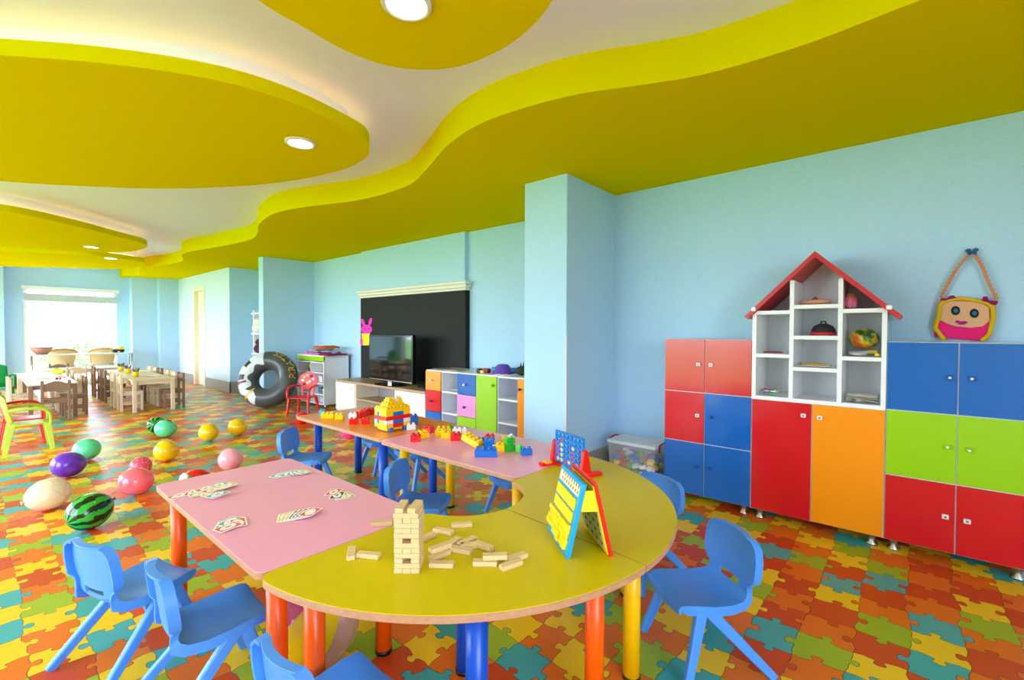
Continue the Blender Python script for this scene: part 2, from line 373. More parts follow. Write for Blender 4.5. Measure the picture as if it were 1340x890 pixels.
for px, py, lab in ((393, 187, 'round recessed lamp in the large upper left ceiling panel'), (532, 5, 'round recessed lamp cut by the top edge of the photo'), (120, 323, 'recessed lamp in the second ceiling panel towards the window'), (145, 338, 'recessed lamp in the farthest ceiling panel')):
    p = G(px, py, ZS - .004)
    t = thing('downlight', lab, 'lamp', p, 0, 'recessed ceiling lamps')
    MB().lathe([(.068, .004), (.088, .004), (.088, -.004), (.080, -.010), (.070, -.008), (.068, .004)], 32).build('trim_ring', mat('lamp_ring', (225, 220, 205), .4), t)
    MB().lathe([(.069, -.005), (.04, -.007), (.0001, -.008)], 32).build('lamp_lens', lamp, t)
    L = bpy.data.lights.new('downlight_beam', 'SPOT'); L.energy = 10; L.color = (1, .88, .7); L.spot_size = math.radians(130); L.spot_blend = .8; L.shadow_soft_size = .06
    lo = bpy.data.objects.new('downlight_beam', L); COL.objects.link(lo); lo.parent = t; lo.location = (0, 0, -.02)
# --- outside
struct('ground_garden', MB().box(-60, -2.8, -60, 60, -.4, -.2), mat('lawn', (96, 168, 60), .9, var=.2, vscale=2))
struct('ground_terrace', MB().box(-2.7, 9, 13.4, 26, -.2, -.03), mat('terrace_stone', (236, 232, 224), .8))
leafm = mat('garden_leaf', (96, 128, 66), .6)
def bush(label, x, y, z, r, n, seed):
    rr = random.Random(seed); b = MB()
    for _ in range(n):
        th = rr.uniform(0, 2 * PI); ph = math.acos(rr.uniform(-.4, 1)); q = r * rr.uniform(.55, 1)
        c = Vector((q * math.sin(ph) * math.cos(th), q * math.sin(ph) * math.sin(th), q * .7 * math.cos(ph) + r * .35))
        a = Vector((rr.uniform(-1, 1), rr.uniform(-1, 1), rr.uniform(-.3, 1))).normalized() * .09; w = a.orthogonal().normalized() * .03
        b.add([c - a, c + w, c + a, c - w], [(0, 1, 2, 3)])
    t = thing('garden_bush', label, 'bush', (x, y, z))
    b.build('foliage', leafm, t); MB().cyl((0, 0, 0), (0, 0, r * .5), .02, n=8).build('stem', WOODD, t)
p = GY(104, 452, 17.6); bush('light green bush outside the window, between the two cane chairs', p.x, 17.6, -.03, .85, 900, 1)
p = GY(143, 452, 19.6); bush('light green bush outside the window, towards its right edge', p.x, 19.6, -.03, .75, 700, 2)
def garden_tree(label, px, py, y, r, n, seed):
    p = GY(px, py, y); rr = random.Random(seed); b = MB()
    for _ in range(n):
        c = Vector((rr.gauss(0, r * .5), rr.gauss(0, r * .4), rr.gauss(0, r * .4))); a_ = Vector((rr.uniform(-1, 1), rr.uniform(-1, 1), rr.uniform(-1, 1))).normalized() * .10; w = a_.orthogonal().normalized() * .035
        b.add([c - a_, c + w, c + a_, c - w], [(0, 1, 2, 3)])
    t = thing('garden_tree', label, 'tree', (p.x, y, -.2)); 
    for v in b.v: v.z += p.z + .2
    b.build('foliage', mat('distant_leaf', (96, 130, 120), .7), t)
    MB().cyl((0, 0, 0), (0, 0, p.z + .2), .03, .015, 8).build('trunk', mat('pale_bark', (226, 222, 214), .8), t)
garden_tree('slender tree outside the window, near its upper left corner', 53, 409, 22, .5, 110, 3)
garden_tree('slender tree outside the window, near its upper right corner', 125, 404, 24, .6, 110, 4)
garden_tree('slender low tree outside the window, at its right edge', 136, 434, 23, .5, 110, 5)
W = bpy.data.worlds.new('world'); scene.world = W; W.use_nodes = True
bg = W.node_tree.nodes['Background']; bg.inputs[0].default_value = (0.88, 0.95, 1.16, 1); bg.inputs[1].default_value = 12.0
def portal(loc, rot, sx, sy):
    L = bpy.data.lights.new('window_daylight', 'AREA'); L.shape = 'RECTANGLE'; L.size = sx; L.size_y = sy; L.cycles.is_portal = True
    o = bpy.data.objects.new('window_daylight', L); COL.objects.link(o); o.location = loc; o.rotation_euler = rot
for a, b in openings: portal((-2.6, (a + b) / 2, 1.18), (0, -PI / 2, 0), 2.2, b - a)
portal((-1.05, -2.6, 1.25), (PI / 2, 0, 0), 2.3, 2.0)  # portal of the added back opening
portal((1.33, WY + .15, 1.0), (-PI / 2, 0, 0), 1.4, 1.9)
scene.view_settings.view_transform = 'Standard'; scene.view_settings.look = 'None'; scene.view_settings.gamma = 1; scene.view_settings.exposure = 0.1
scene.view_settings.use_curve_mapping = False
scene.cycles.use_denoising = True; scene.cycles.max_bounces = 8; scene.cycles.diffuse_bounces = 5; scene.cycles.sample_clamp_indirect = 6
# ================================================================== WALL UNITS ON THE RIGHT
XF = 3.15                                       # the plane of all door fronts
CARC = mat('carcass_white', (214, 216, 214), 0.35)
def square_knob(m_, m_in, y, z, parent):
    k = MB().box(-.016, 0, y - .013, y + .013, z - .011, z + .011).build('knob', m_, parent, bevel=.003)
    MB().box(-.0175, -.015, y - .005, y + .005, z - .005, z + .005).build('knob_inlay', m_in, k)
    return k
def cube_knob(m_, y, z, parent):
    b = MB(); b.cyl((-.012, y, z), (0, y, z), .005, n=10); b.box(-.026, -.011, y - .009, y + .009, z - .009, z + .009)
    return b.build('knob', m_, parent, bevel=.003)
GREY = mat('knob_grey', (120, 118, 112), .4)
def cab_legs(t, pts):
    for x, y in pts:
        MB().lathe([(.0001, 0), (.03, 0), (.03, .008), (.02, .016), (.019, .062), (.0001, .062)], 16, (x, y, 0)).build('leg', CHROME, t)
def unit(label, y0, y1, ztop, doors, legs):
    """doors: (ya, yb, za, zb, material, knob kind, knob y, knob z)"""
    t = thing('wall_cabinet', label, 'cabinet', (XF, 0, 0), 0, 'lacquered wall cabinets')
    MB().box(.007, .40, y0, y1, .06, ztop).build('body', CARC, t)
    for ya, yb, za, zb, M, kk, ky, kz in doors:
        d = MB().box(0, .007, ya + .0026, yb - .0026, za + .0026, zb - .0026).build('door', M, t, bevel=.0015, seg=1)
        if kk == 'w': square_knob(WHITE, GREY, ky, kz, d)
        elif kk == 'g': square_knob(mat('knob_green', (150, 186, 10), .3), WHITE, ky, kz, d)
        elif kk == 'b': square_knob(mat('knob_blue', (10, 84, 160), .3), WHITE, ky, kz, d)
        else: cube_knob(mat('knob_blue'), ky, kz, d)
    cab_legs(t, legs)
    return t
def yz(px, py): p = GX(px, py, XF - .015); return p.y, p.z
S1, S2 = .752, .412
k = [yz(*p) for p in ((913.4, 477), (929.7, 477.7), (912, 544), (929.4, 546), (910.8, 611), (928, 613.7))]
unit('three-tier wall cabinet of red and blue doors beside the pillar', .742, 1.298, 1.11, [
    (1.027, 1.298, S1, 1.11, LRED, 'w', *k[0]), (.742, 1.027, S1, 1.11, LRED, 'w', *k[1]),
    (1.027, 1.298, S2, S1, LRED, 'w', *k[2]), (.742, 1.027, S2, S1, LBLUE, 'c', *k[3]),
    (1.027, 1.298, .06, S2, LBLUE, 'c', *k[4]), (.742, 1.027, .06, S2, LBLUE, 'c', *k[5])], [(.05, .79), (.05, 1.24), (.33, .79), (.33, 1.24)])
k = [yz(*p) for p in ((1051, 544), (1072.5, 547))]
unit('low wall cabinet with one red and one orange tall door', .092, .740, .745, [
    (.423, .740, .06, .745, LRED, 'w', *k[0]), (.092, .423, .06, .745, LORANGE, 'w', *k[1])], [(.05, .695), (.05, .143), (.33, .695), (.33, .143)])
k = [yz(*p) for p in ((1243, 494.5), (1272, 496), (1240, 585.5), (1269, 590), (1237, 676.8), (1265.8, 683))]
unit('three-tier wall cabinet in blue, lime and red at the right edge', -.462, .090, 1.11, [
    (-.184, .090, S1, 1.11, LBLUE, 'b', *k[0]), (-.462, -.184, S1, 1.11, LBLUE, 'b', *k[1]),
    (-.184, .090, S2 - .005, S1, LGREEN, 'g', *k[2]), (-.462, -.184, S2 - .005, S1, LGREEN, 'g', *k[3]),
    (-.184, .090, .06, S2 - .005, LRED, 'w', *k[4]), (-.462, -.184, .06, S2 - .005, LRED, 'w', *k[5])], [(.05, .05), (.05, -.405), (.33, .05), (.33, -.405)])
# --- house shaped shelf standing on the low cabinet
hs = thing('house_shelf', 'white house-shaped open shelf with a red gable roof', 'shelf', (XF, 0, .745))
HB = -.745
def hz(px, py): return GX(px, py, XF).z - .745
def hy(px, py): return GX(px, py, XF).y
YL, YRt = .742, .092                          # left and right outer faces
yd1, yd2 = hy(1035.5, 450), hy(1099, 450)
DEP = .33
w = .011
zl = hz(1010, 407.5); zr = hz(1130, 408)
zrf = (zl + zr) / 2
b = MB(); b.box(0, DEP, YL - 2 * w, YL, .022, zrf + .02); b.build('side_panel', WHITE, hs)
b = MB(); b.box(0, DEP, YRt, YRt + 2 * w, .022, zrf + .02); b.build('side_panel', WHITE, hs)
AP = hz(1071, 329); AY = (YL + YRt) / 2
slope = (AP - (zrf - .0)) / (AY - YRt)
for yd in (yd1, yd2):
    zt = AP - slope * abs(yd - AY) - .035
    MB().box(0, DEP - .008, yd - w, yd + w, .022, zt).build('divider', WHITE, hs)
MB().box(0, DEP, YRt, YL, 0, .022).build('bottom_board', WHITE, hs)
b = MB(); b.box(DEP - .008, DEP, YRt + 2 * w, YL - 2 * w, .022, zrf); b.add([(DEP - .008, YRt, zrf), (DEP - .008, YL, zrf), (DEP - .008, AY, AP - .02), (DEP, YRt, zrf), (DEP, YL, zrf), (DEP, AY, AP - .02)], [(0, 1, 2), (5, 4, 3), (0, 3, 4, 1), (1, 4, 5, 2), (2, 5, 3, 0)]); b.build('back_panel', mat('back_panel_white', (228, 230, 232), .4), hs)
shelf_z = {}
def hshelf(key, ya, yb, z):
    MB().box(.002, DEP - .008, ya, yb, z - w, z + w).build('shelf_board', WHITE, hs); shelf_z[key] = z + w + .745
hshelf('l0', yd1 + w, YL - 2 * w, zrf); hshelf('l1', yd1 + w, YL - 2 * w, hz(1009, 465.6))
hshelf('m0', yd2 + w, yd1 - w, hz(1067, 401)); hshelf('m1', yd2 + w, yd1 - w, hz(1066, 442)); hshelf('m2', yd2 + w, yd1 - w, hz(1066, 484))
hshelf('r0', YRt + 2 * w, yd2 - w, zrf); hshelf('r1', YRt + 2 * w, yd2 - w, hz(1130, 470))
shelf_z['bot'] = .745 + .022
RP = mat('roof_red', (196, 30, 32), .35)
for sgn, ye, px, py in ((1, YL, 974, 414), (-1, YRt, 1181, 413)):
    e = GX(px, py, XF - .03); ey, ez = e.y, e.z - .745
    d = Vector((0, ey - AY, ez - AP)).normalized(); nrm = Vector((0, -d.z * (1 if d.y > 0 else -1), abs(d.y)))
    A = Vector((0, AY, AP)); E_ = Vector((0, ey, ez)); th = .024
    b = MB(); vs = []
    for x in (-.03, DEP + .01):
        for p, dn in ((A, 0), (E_, 0), (E_, 1), (A, 1)):
            q = p - nrm * (th * dn) if p is not A or dn == 0 else Vector((0, AY, AP - th / max(.3, nrm.z)))
            vs.append((x, q.y, q.z))
    b.add(vs, [(0, 1, 2, 3), (7, 6, 5, 4), (0, 4, 5, 1), (1, 5, 6, 2), (2, 6, 7, 3), (3, 7, 4, 0)])
    b.build('roof_board', RP, hs)
    c = A + (E_ - A) * .86
    b = MB(); b.box(-.034, -.029, c.y - .012, c.y + .012, c.z - .020, c.z + .002); b.build('roof_clip', WHITE, hs)
# --- things on the shelf boards
def on(key, px, dx, up=.004): # a point on a shelf board, dx behind the front
    p = GX(px, 450, XF + dx); return Vector((XF + dx, p.y, shelf_z[key] + up))
p = on('m0', 1067, .12)
t = thing('wooden_doll', 'tan folded figure with a red ribbon on the top middle shelf', 'toy', p)
MB().tube([(0, .08, .016), (0, .03, .018), (0, -.03, .018), (0, -.075, .02)], [.012, .016, .015, .01], 10).build('body', mat('tan_wood', (206, 150, 112), .6), t)
MB().tube([(-.01, .02, .03), (-.01, .0, .045), (-.01, -.012, .034), (-.01, .01, .038)], .004, 6).build('ribbon', mat('ribbon_red', (170, 20, 40), .6), t)
p = on('r0', 1112.5, .11)
t = thing('cloth_bag', 'pink cloth bag with an olive top in the roof corner of the shelf', 'bag', p)
MB().lathe([(.0001, 0), (.035, .004), (.046, .03), (.044, .07), (.034, .095), (.02, .105)], 18).build('pouch', mat('pink_cloth', (226, 116, 150), .9, bump=.3, bscale=40), t)
MB().lathe([(.02, .1), (.03, .112), (.022, .122), (.0001, .12)], 14).build('top_frill', mat('olive_cloth', (150, 150, 24), .9), t); t.scale = (.72, .72, .72)
b = MB(); b.ell((-.045, .004, .045), (.012, .02, .045), 12, 8); b.build('flap', mat('pink_cloth'), t)
p = on('m1', 1077, .12)
t = thing('toy_helmet', 'black toy cap with a red band on the shelf', 'hat', p)
MB().lathe([(.062, .012), (.06, .03), (.048, .052), (.025, .065), (.0001, .068)], 22).build('crown', mat('black_cloth', (28, 28, 30), .7), t)
MB().lathe([(.06, 0), (.067, .004), (.064, .018), (.058, .014)], 22).build('band', mat('band_red', (196, 30, 40), .6), t)
MB().tube([(0, -.014, .064), (0, -.01, .08), (0, .01, .08), (0, .014, .064)], .004, 8).build('top_loop', mat('black_cloth'), t)
p = on('r1', 1130, .15, .098)
def ball_mat():
    M = mat('globe_ball', (190, 160, 20), .35); nt = M.node_tree; bs_ = nt.nodes['Principled BSDF']
    tc = nt.nodes.new('ShaderNodeTexCoord'); n = nt.nodes.new('ShaderNodeTexNoise'); n.inputs['Scale'].default_value = 14; n.inputs['Detail'].default_value = 3
    r = nt.nodes.new('ShaderNodeValToRGB'); el = r.color_ramp.elements
    el[0].position = .38; el[0].color = lin((24, 70, 30)) + (1,); el[1].position = .62; el[1].color = lin((196, 84, 30)) + (1,)
    e = el.new(.46); e.color = lin((90, 120, 24)) + (1,); e = el.new(.52); e.color = lin((208, 176, 30)) + (1,)
    nt.links.new(tc.outputs['Object'], n.inputs['Vector']); nt.links.new(n.outputs['Fac'], r.inputs[0]); nt.links.new(r.outputs[0], bs_.inputs['Base Color']); return M
tag(MB().ell((0, 0, 0), (.068, .072, .058), 28, 16).build('toy_ball', ball_mat(), loc=p), 'green and orange patterned ball on the right shelf', 'ball')
p = on('r1', 1128, .10)
t = thing('toy_gun', 'grey and yellow toy blaster lying under the patterned ball', 'toy', p)
MB().tube([(0, .06, .013), (0, 0, .014), (0, -.06, .022)], [.012, .012, .009], 8).build('barrel', mat('toy_grey', (176, 176, 170), .5), t)
MB().box(-.01, .012, -.07, -.03, .012, .032).build('stock', mat('toy_mustard', (190, 160, 20), .5), t, bevel=.003)
b = MB(); b.tube([(-.035 + .022 * math.cos(a * PI / 8), .015 + .03 * math.sin(a * PI / 8), .01) for a in range(16)], .009, 8, closed=True); b.build('ring', mat('toy_grey'), t)
p = on('r1', 1148, .03); tag(MB().ell((0, 0, .009), (.01, .012, .009), 10, 8).build('toy_lemon', TYEL, loc=p), 'tiny yellow toy at the right end of the ball shelf', 'toy')
p = on('m2', 1066, .1)
t = thing('pencil_tray', 'shallow tray of coloured pencils on the middle shelf', 'tray', p)
MB().box(-.04, .04, -.085, .085, 0, .006).build('tray', mat('tray_clear', (190, 204, 204), .2), t, bevel=.003)
for i, c in enumerate(((220, 150, 20), (30, 90, 170), (200, 40, 40), (230, 200, 30), (30, 150, 160), (240, 240, 240))):
    MB().cyl((-.02 + .008 * i, -.07 + .01 * i, .012), (-.03 + .01 * i, .06 + .004 * i, .012), .005, n=8).build('pencil', mat('pencil_%d' % i, c, .5), t)
p = on('l1', 1012, .08); t = thing('fan', 'thin dark red paper strip on the left middle shelf', 'toy', p)
MB().box(-.02, .02, -.05, .05, 0, .006).build('strip', mat('dark_red', (150, 30, 40), .6), t, bevel=.002); MB().box(-.004, .004, -.055, .06, .006, .009).build('spine', mat('ribbon_red'), t)
p = on('l0', 1016, .08); t = thing('small_dish', 'dark little dish in the left roof corner of the shelf', 'dish', p); MB().lathe([(.0001, 0), (.02, 0), (.03, .01), (.026, .01), (.018, .003), (.0001, .003)], 16).build('bowl', mat('dark_dish', (90, 84, 84), .4), t)
p = on('bot', 1010, .1)
t = thing('bead_pile', 'heap of coloured ribbons in the bottom left compartment', 'ribbons', p)
rr = random.Random(4)
for i, c in enumerate(((90, 170, 140), (230, 200, 215), (70, 120, 150), (236, 236, 230), (200, 90, 120), (150, 200, 120))):
    pts = [(rr.uniform(-.06, .05), rr.uniform(-.05, .05), .006 + .004 * i + rr.uniform(0, .006)) for _ in range(6)]
    MB().tube(spline(pts, 5), .0045, 6).build('ribbon', mat('ribbon_%d' % i, c, .7), t)
p = on('bot', 1131, .12)
t = thing('paper_stack', 'crumpled white paper bags in the bottom right compartment', 'paper', p)
for i in range(4):
    b = MB(); n = 7; vs = []
    for a in range(n):
        for c in range(n): vs.append((-.08 + .16 * a / (n - 1) + rr.uniform(-.006, .006), -.07 + .14 * c / (n - 1) + rr.uniform(-.006, .006), .004 + .009 * i + rr.uniform(0, .008)))
    b.add(vs, [(a * n + c, a * n + c + 1, (a + 1) * n + c + 1, (a + 1) * n + c) for a in range(n - 1) for c in range(n - 1)]); b.build('sheet', mat('paper_beige', (226, 220, 204), .8), t, solid=.001)
# --- felt girl bag hanging on the wall
WXB = XR - .03
c0 = GX(1262, 418, WXB)
def bp(px, py, d=0.0): q = GX(px, py, WXB - d); return (q.x - c0.x, q.y - c0.y, q.z - c0.z)
t = thing('felt_bag', 'handmade felt bag with a girl face and yellow hair hanging on the wall', 'bag', c0)
def slab(pts, thick, d=0.0):
    b = MB(); vs = [bp(x, y, d) for x, y in pts]; n = len(vs); s_ = [(x + thick, y, z) for x, y, z in vs]
    b.add(vs + s_, [list(range(n)), [n + i for i in reversed(range(n))]] + [(i, n + i, n + (i + 1) % n, (i + 1) % n) for i in range(n)]); return b
slab([(1231, 390), (1303, 394), (1298, 420), (1294, 444), (1280, 446), (1222, 441), (1226, 420)], .028).build('cushion', mat('felt_hot_pink', (240, 30, 120), .9, bump=.2, bscale=300), t, bevel=.006)
slab([(1229, 418), (1232, 398), (1245, 394), (1280, 395), (1294, 402), (1295, 420), (1286, 427), (1270, 429), (1250, 427), (1238, 423)], .006, .006).build('face', mat('felt_skin', (226, 172, 130), .95), t)
HAIRY = mat('yarn_yellow', (226, 186, 12), .9, bump=.5, bscale=250)
hm = [bp(x, y, .01) for x, y in ((1236, 445), (1229, 436), (1224, 428), (1229, 412), (1231, 398), (1245, 392), (1262, 391), (1280, 394), (1296, 399), (1300, 412), (1297, 428), (1294, 438), (1284, 446))]
MB().tube(spline(hm, 5), [.016] * 0 or .011, 8).build('hair', HAIRY, t)
for px, py in ((1250.5, 406.5), (1275, 410)):
    e = slab([(px + 6 * math.cos(a * PI / 8), py + 6 * math.sin(a * PI / 8)) for a in range(16)], .004, .009).build('eye', mat('felt_black', (14, 16, 20), .8), t)
    slab([(px + .4 + 3.2 * math.cos(a * PI / 8), py + 3 * math.sin(a * PI / 8)) for a in range(16)], .003, .012).build('iris', mat('felt_blue', (28, 110, 160), .7), e)
slab([(1249, 421), (1253, 419), (1257, 420.5), (1263, 420), (1267, 422), (1262, 425), (1256, 425)], .004, .009).build('mouth', mat('felt_magenta', (186, 20, 130), .9), t)
MAR = mat('felt_maroon', (140, 10, 84), .9)
for pts in ([(1231, 389.5), (1238, 391), (1243, 387), (1248, 386.5), (1253, 391), (1242, 392.5), (1236, 395)], [(1284, 393), (1287, 388), (1292, 388), (1294, 393), (1307, 394), (1304, 399), (1296, 399)]):
    slab(pts, .006, .02).build('bow', MAR, t)
STR = mat('braided_strap', (214, 140, 104), .9, bump=.6, bscale=160)
for pts in ([(1231, 389), (1240, 372), (1251, 353), (1266, 334)], [(1276, 334), (1285, 348), (1294, 370), (1305, 392)]):
    q = spline([bp(x, y, .006) for x, y in pts], 14); b = MB()
    for s_ in (-1, 1): b.tube([(x, y + .0045 * s_ * math.sin(i * .9), z + .003 * s_ * math.cos(i * .9)) for i, (x, y, z) in enumerate(q)], .0055, 6)
    b.build('strap', STR, t)
hk = thing('wall_hook', 'blue butterfly-shaped hook holding the felt bag', 'hook', GX(1271, 331, XR))
b = MB(); b.cyl((0, 0, 0), (-.045, 0, 0), .006, n=8); b.build('peg', mat('hook_blue', (26, 84, 140), .4), hk)
for s_ in (-1, 1):
    b = MB(); b.ell((-.03, s_ * .014, .01), (.005, .013, .011), 12, 8); b.ell((-.03, s_ * .011, -.008), (.005, .009, .009), 12, 8); b.build('wing', mat('hook_blue'), hk)
# ================================================================== ALONG THE NICHE WALL
BLK = mat('chalkboard', (22, 24, 22), .6, var=.15, vscale=4, spec=.3)
cb = thing('chalkboard', 'large black chalkboard wall panel behind the television', 'chalkboard', (3.70, 5.01, 0))
b = MB(); b.box(-.005, .01, -1.09, 1.10, 0, 1.28); b.box(-.005, .01, -1.09, 1.10, 1.283, 1.63); b.box(-.004, .01, -1.09, 1.10, 1.27, 1.29); b.build('front_board', BLK, cb)
MB().box(-.005, .065, -1.115, -1.09, 0, 1.63).build('side_board', BLK, cb)
b = MB(); b.box(-.012, .012, -1.13, 1.12, 1.63, 1.66); b.box(-.028, .012, -1.146, 1.13, 1.66, 1.70); b.box(-.045, .012, -1.16, 1.15, 1.70, 1.735); b.box(.012, .065, -1.13, -1.092, 1.63, 1.66); b.box(.012, .065, -1.146, -1.092, 1.66, 1.70); b.box(.012, .065, -1.16, -1.092, 1.70, 1.735); b.build('cornice', mat('cornice_white', (232, 226, 212), .5), cb, bevel=.006)
# rabbit cut-out on the board
XB = 3.69
rb0 = GX(479.5, 450, XB)
rb = thing('paper_rabbit', 'pink paper rabbit holding a yellow card, stuck to the chalkboard', 'paper cutout', rb0)
def flat(pts, d, th=.004):
    vs = []
    for x, y in pts: q = GX(x, y, XB - d); vs.append((q.x - rb0.x, q.y - rb0.y, q.z - rb0.z))
    n = len(vs); b = MB(); b.add(vs + [(x + th, y, z) for x, y, z in vs], [list(range(n)), [n + i for i in reversed(range(n))]] + [(i, n + i, n + (i + 1) % n, (i + 1) % n) for i in range(n)]); return b
HOT = mat('paper_hot_pink', (250, 40, 190), .7)
def oval(cx, cy, rx, ry, n=18, tilt=0): return [(cx + rx * math.cos(a * 2 * PI / n) * math.cos(tilt) - ry * math.sin(a * 2 * PI / n) * math.sin(tilt), cy + rx * math.cos(a * 2 * PI / n) * math.sin(tilt) + ry * math.sin(a * 2 * PI / n) * math.cos(tilt)) for a in range(n)]
flat(oval(479.5, 431, 7.2, 6), 0).build('head', HOT, rb)
flat(oval(475, 422, 2.0, 5.2, tilt=-.3), .001).build('ear', HOT, rb); flat(oval(484.5, 421, 2.0, 5.2, tilt=.25), .001).build('ear', HOT, rb)
flat([(473, 436.5), (484, 436.5), (482.5, 452), (475, 452)], .002).build('card', mat('paper_yellow', (250, 226, 20), .7), rb)
flat(oval(473, 447, 1.8, 5.5), .003).build('arm', HOT, rb)
for x in (477.5, 482): flat(oval(x, 430.5, .8, .9, 10), .004).build('eye', DARKM, rb)
# television cabinet
tv = thing('tv_cabinet', 'low oak-topped television cabinet with white end doors', 'cabinet', (3.30, 0, 0))
MB().box(-.012, .37, 4.112, 6.10, .445, .475).build('top_board', WOODT, tv, bevel=.003)
b = MB(); b.box(0, .36, 4.115, 4.14, .06, .445); b.box(0, .36, 6.06, 6.085, .06, .445); b.box(.0, .36, 5.575, 5.6, .06, .445); b.box(0, .36, 4.68, 4.705, .06, .445); b.box(0, .36, 4.115, 6.085, .045, .07); b.build('body', CREAM, tv)
b = MB(); b.box(.34, .36, 4.12, 6.08, .07, .445); b.build('back_panel', mat('ribbed_grey', (150, 146, 146), .5), tv)
MB().box(.01, .35, 4.705, 5.575, .235, .255).build('shelf_board', WOODT, tv)
for a, c_, ky in ((5.59, 6.085, 5.65), (4.115, 4.69, 4.63)):
    d = MB().box(-.012, 0, a, c_, .062, .443).build('door', mat('ivory_door', (240, 234, 220), .4), tv, bevel=.002)
    MB().box(-.022, -.012, ky - .015, ky + .015, .375, .385).build('handle', CHROME, d)
for y in (4.2, 5.0, 6.0): MB().cyl((.05, y, 0), (.05, y, .05), .018, n=10).build('foot', DARKM, tv)
XT = 3.40
tl = GX(483, 438, XT); br = GX(540, 503, XT)
ty0, ty1, tz0, tz1 = 4.49, 5.42, .515, 1.105
t = thing('television', 'black flat-screen television on the oak cabinet', 'television', (XT, (ty0 + ty1) / 2, .475))
hw = (ty1 - ty0) / 2
MB().box(0, .05, -hw, hw, tz0 - .475, tz1 - .475).build('casing', mat('tv_gloss_black', (12, 12, 13), .12), t, bevel=.006)
MB().box(-.002, .001, -hw + .025, hw - .025, tz0 - .475 + .055, tz1 - .475 - .025).build('screen', mat('tv_screen', (10, 14, 16), .06, spec=.9), t)
MB().box(-.003, .0, -hw + .01, hw - .01, tz0 - .475 + .012, tz0 - .475 + .02).build('trim_strip', CHROME, t)
b = MB(); b.prism(rrect(-.12, .13, -.24, .24, .1), 0, .012); b.build('stand_base', mat('tv_gloss_black'), t)
MB().box(-.0, .03, -.04, .04, .012, .06).build('stand_neck', CHROME, t)
t = thing('cable_heap', 'tangle of black cables on the cabinet beside the television', 'cables', (3.45, 4.3, .475))
rr = random.Random(9)
for i in range(4): MB().tube(spline([(rr.uniform(-.12, .1), rr.uniform(-.15, .16), .008 + rr.uniform(0, .03)) for _ in range(6)], 6), .006, 6).build('cable', DARKM, t)
# coloured storage unit
XS = 3.30
st = thing('storage_unit', 'white storage unit with coloured doors and open shelves under the niche wall', 'storage unit', (XS, 0, 0))
SY = [4.095, 3.845, 3.585, 3.305, 3.022, 2.76, 2.48]; STP = .725; sb = .05
b = MB()
for y in SY: b.box(.002, .385, y - .008, y + .008, sb, STP - .018)
b.box(.0, .385, 2.47, 4.104, STP - .018, STP); b.box(.0, .385, 2.47, 4.104, sb - .015, sb); b.box(.37, .385, 2.48, 4.095, sb, STP - .018); b.build('carcass', mat('unit_white', (226, 230, 236), .35), st)
r1, r2 = .50, .272
def sd(a, c_, z0, z1, M, km, ky, kz):
    d = MB().box(-.016, 0, c_ + .002, a - .002, z0 + .002, z1 - .002).build('door', M, st, bevel=.002, seg=1)
    if km is not None: kb = MB(); kb.cyl((-.016, ky, kz), (-.03, ky, kz), .006, n=8); kb.ell((-.037, ky, kz), (.012, .014, .014), 12, 8); kb.build('knob', km, d)
KB = mat('knob_navy', (30, 54, 150), .3)
sd(SY[0] + .008, SY[1], r1, STP - .01, LORANGE, TWHT, 3.99, .615); sd(SY[0] + .008, SY[1], r2, r1, LRED, KB, 3.99, .385); sd(SY[0] + .008, SY[1], sb, r2, LBLUE, LGREEN, 3.99, .17)
sd(SY[2], SY[3], r1, STP - .01, LBLUE, TWHT, 3.46, .605); sd(SY[2], SY[3], r2, r1, LPINK, KB, 3.46, .375); sd(SY[2], SY[3], sb, r2, LGREEN, LGREEN, 3.44, .17)
sd(SY[3], SY[4], sb, STP - .01, LGREEN, mat('knob_lime', (120, 180, 10), .3), 3.06, .63)
sd(SY[5], SY[6] - .008, sb, STP - .01, LORANGE, KB, 2.72, .62)
for a, c_ in ((SY[1], SY[2]), (SY[4], SY[5])):
    for z in (r1, r2): MB().box(.0, .37, c_ + .008, a - .008, z - .01, z + .008).build('shelf_board', mat('unit_white'), st)
for y in (2.55, 3.3, 4.03): MB().cyl((.05, y, 0), (.05, y, sb - .01), .018, n=10).build('foot', CHROME, st)
# things on top of and in the storage unit
def top_item(name, label, cat, px, dx, z=STP): p = GX(px, 490, XS + dx); return thing(name, label, cat, (XS + dx, p.y, z))
t = top_item('magazine', 'open magazine lying on the left end of the storage unit', 'magazine', 590, .15)
for i, (c, y) in enumerate((((120, 116, 110), .1), ((170, 160, 130), -.1))): MB().box(-.1, .1, y - .1, y + .1, .001, .012).build('page', mat('magazine_%d' % i, c, .5, var=.5, vscale=14), t, bevel=.003)
t = top_item('toy_car', 'small dark and yellow toy on the green part of the storage unit', 'toy', 630, .12); MB().box(-.03, .03, 0, .05, .0, .045).build('body', mat('toy_dark', (60, 50, 40), .5), t, bevel=.01); MB().box(-.03, .03, -.05, 0, .0, .03).build('nose', TYEL, t, bevel=.01)
t = top_item('toy_truck', 'small dark red toy on the green part of the storage unit', 'toy', 637, .14); MB().box(-.03, .03, -.04, .04, .015, .05).build('body', mat('toy_maroon', (150, 20, 50), .5), t, bevel=.012); MB().cyl((-.03, -.02, .015), (.03, -.02, .015), .015, n=12).build('wheel', DARKM, t)
t = top_item('sun_hat', 'purple cloth hat on top of the storage unit', 'hat', 658, .2); MB().lathe([(.11, .0), (.105, .02), (.085, .03), (.075, .07), (.05, .095), (.0001, .10)], 22).build('crown', mat('purple_cloth', (104, 74, 176), .9, bump=.3, bscale=30), t); MB().lathe([(.11, 0), (.118, .006), (.10, .02)], 22).build('brim', mat('purple_cloth'), t)
t = top_item('paper_craft', 'pink and white paper craft lying on the storage unit', 'paper', 655, .035)
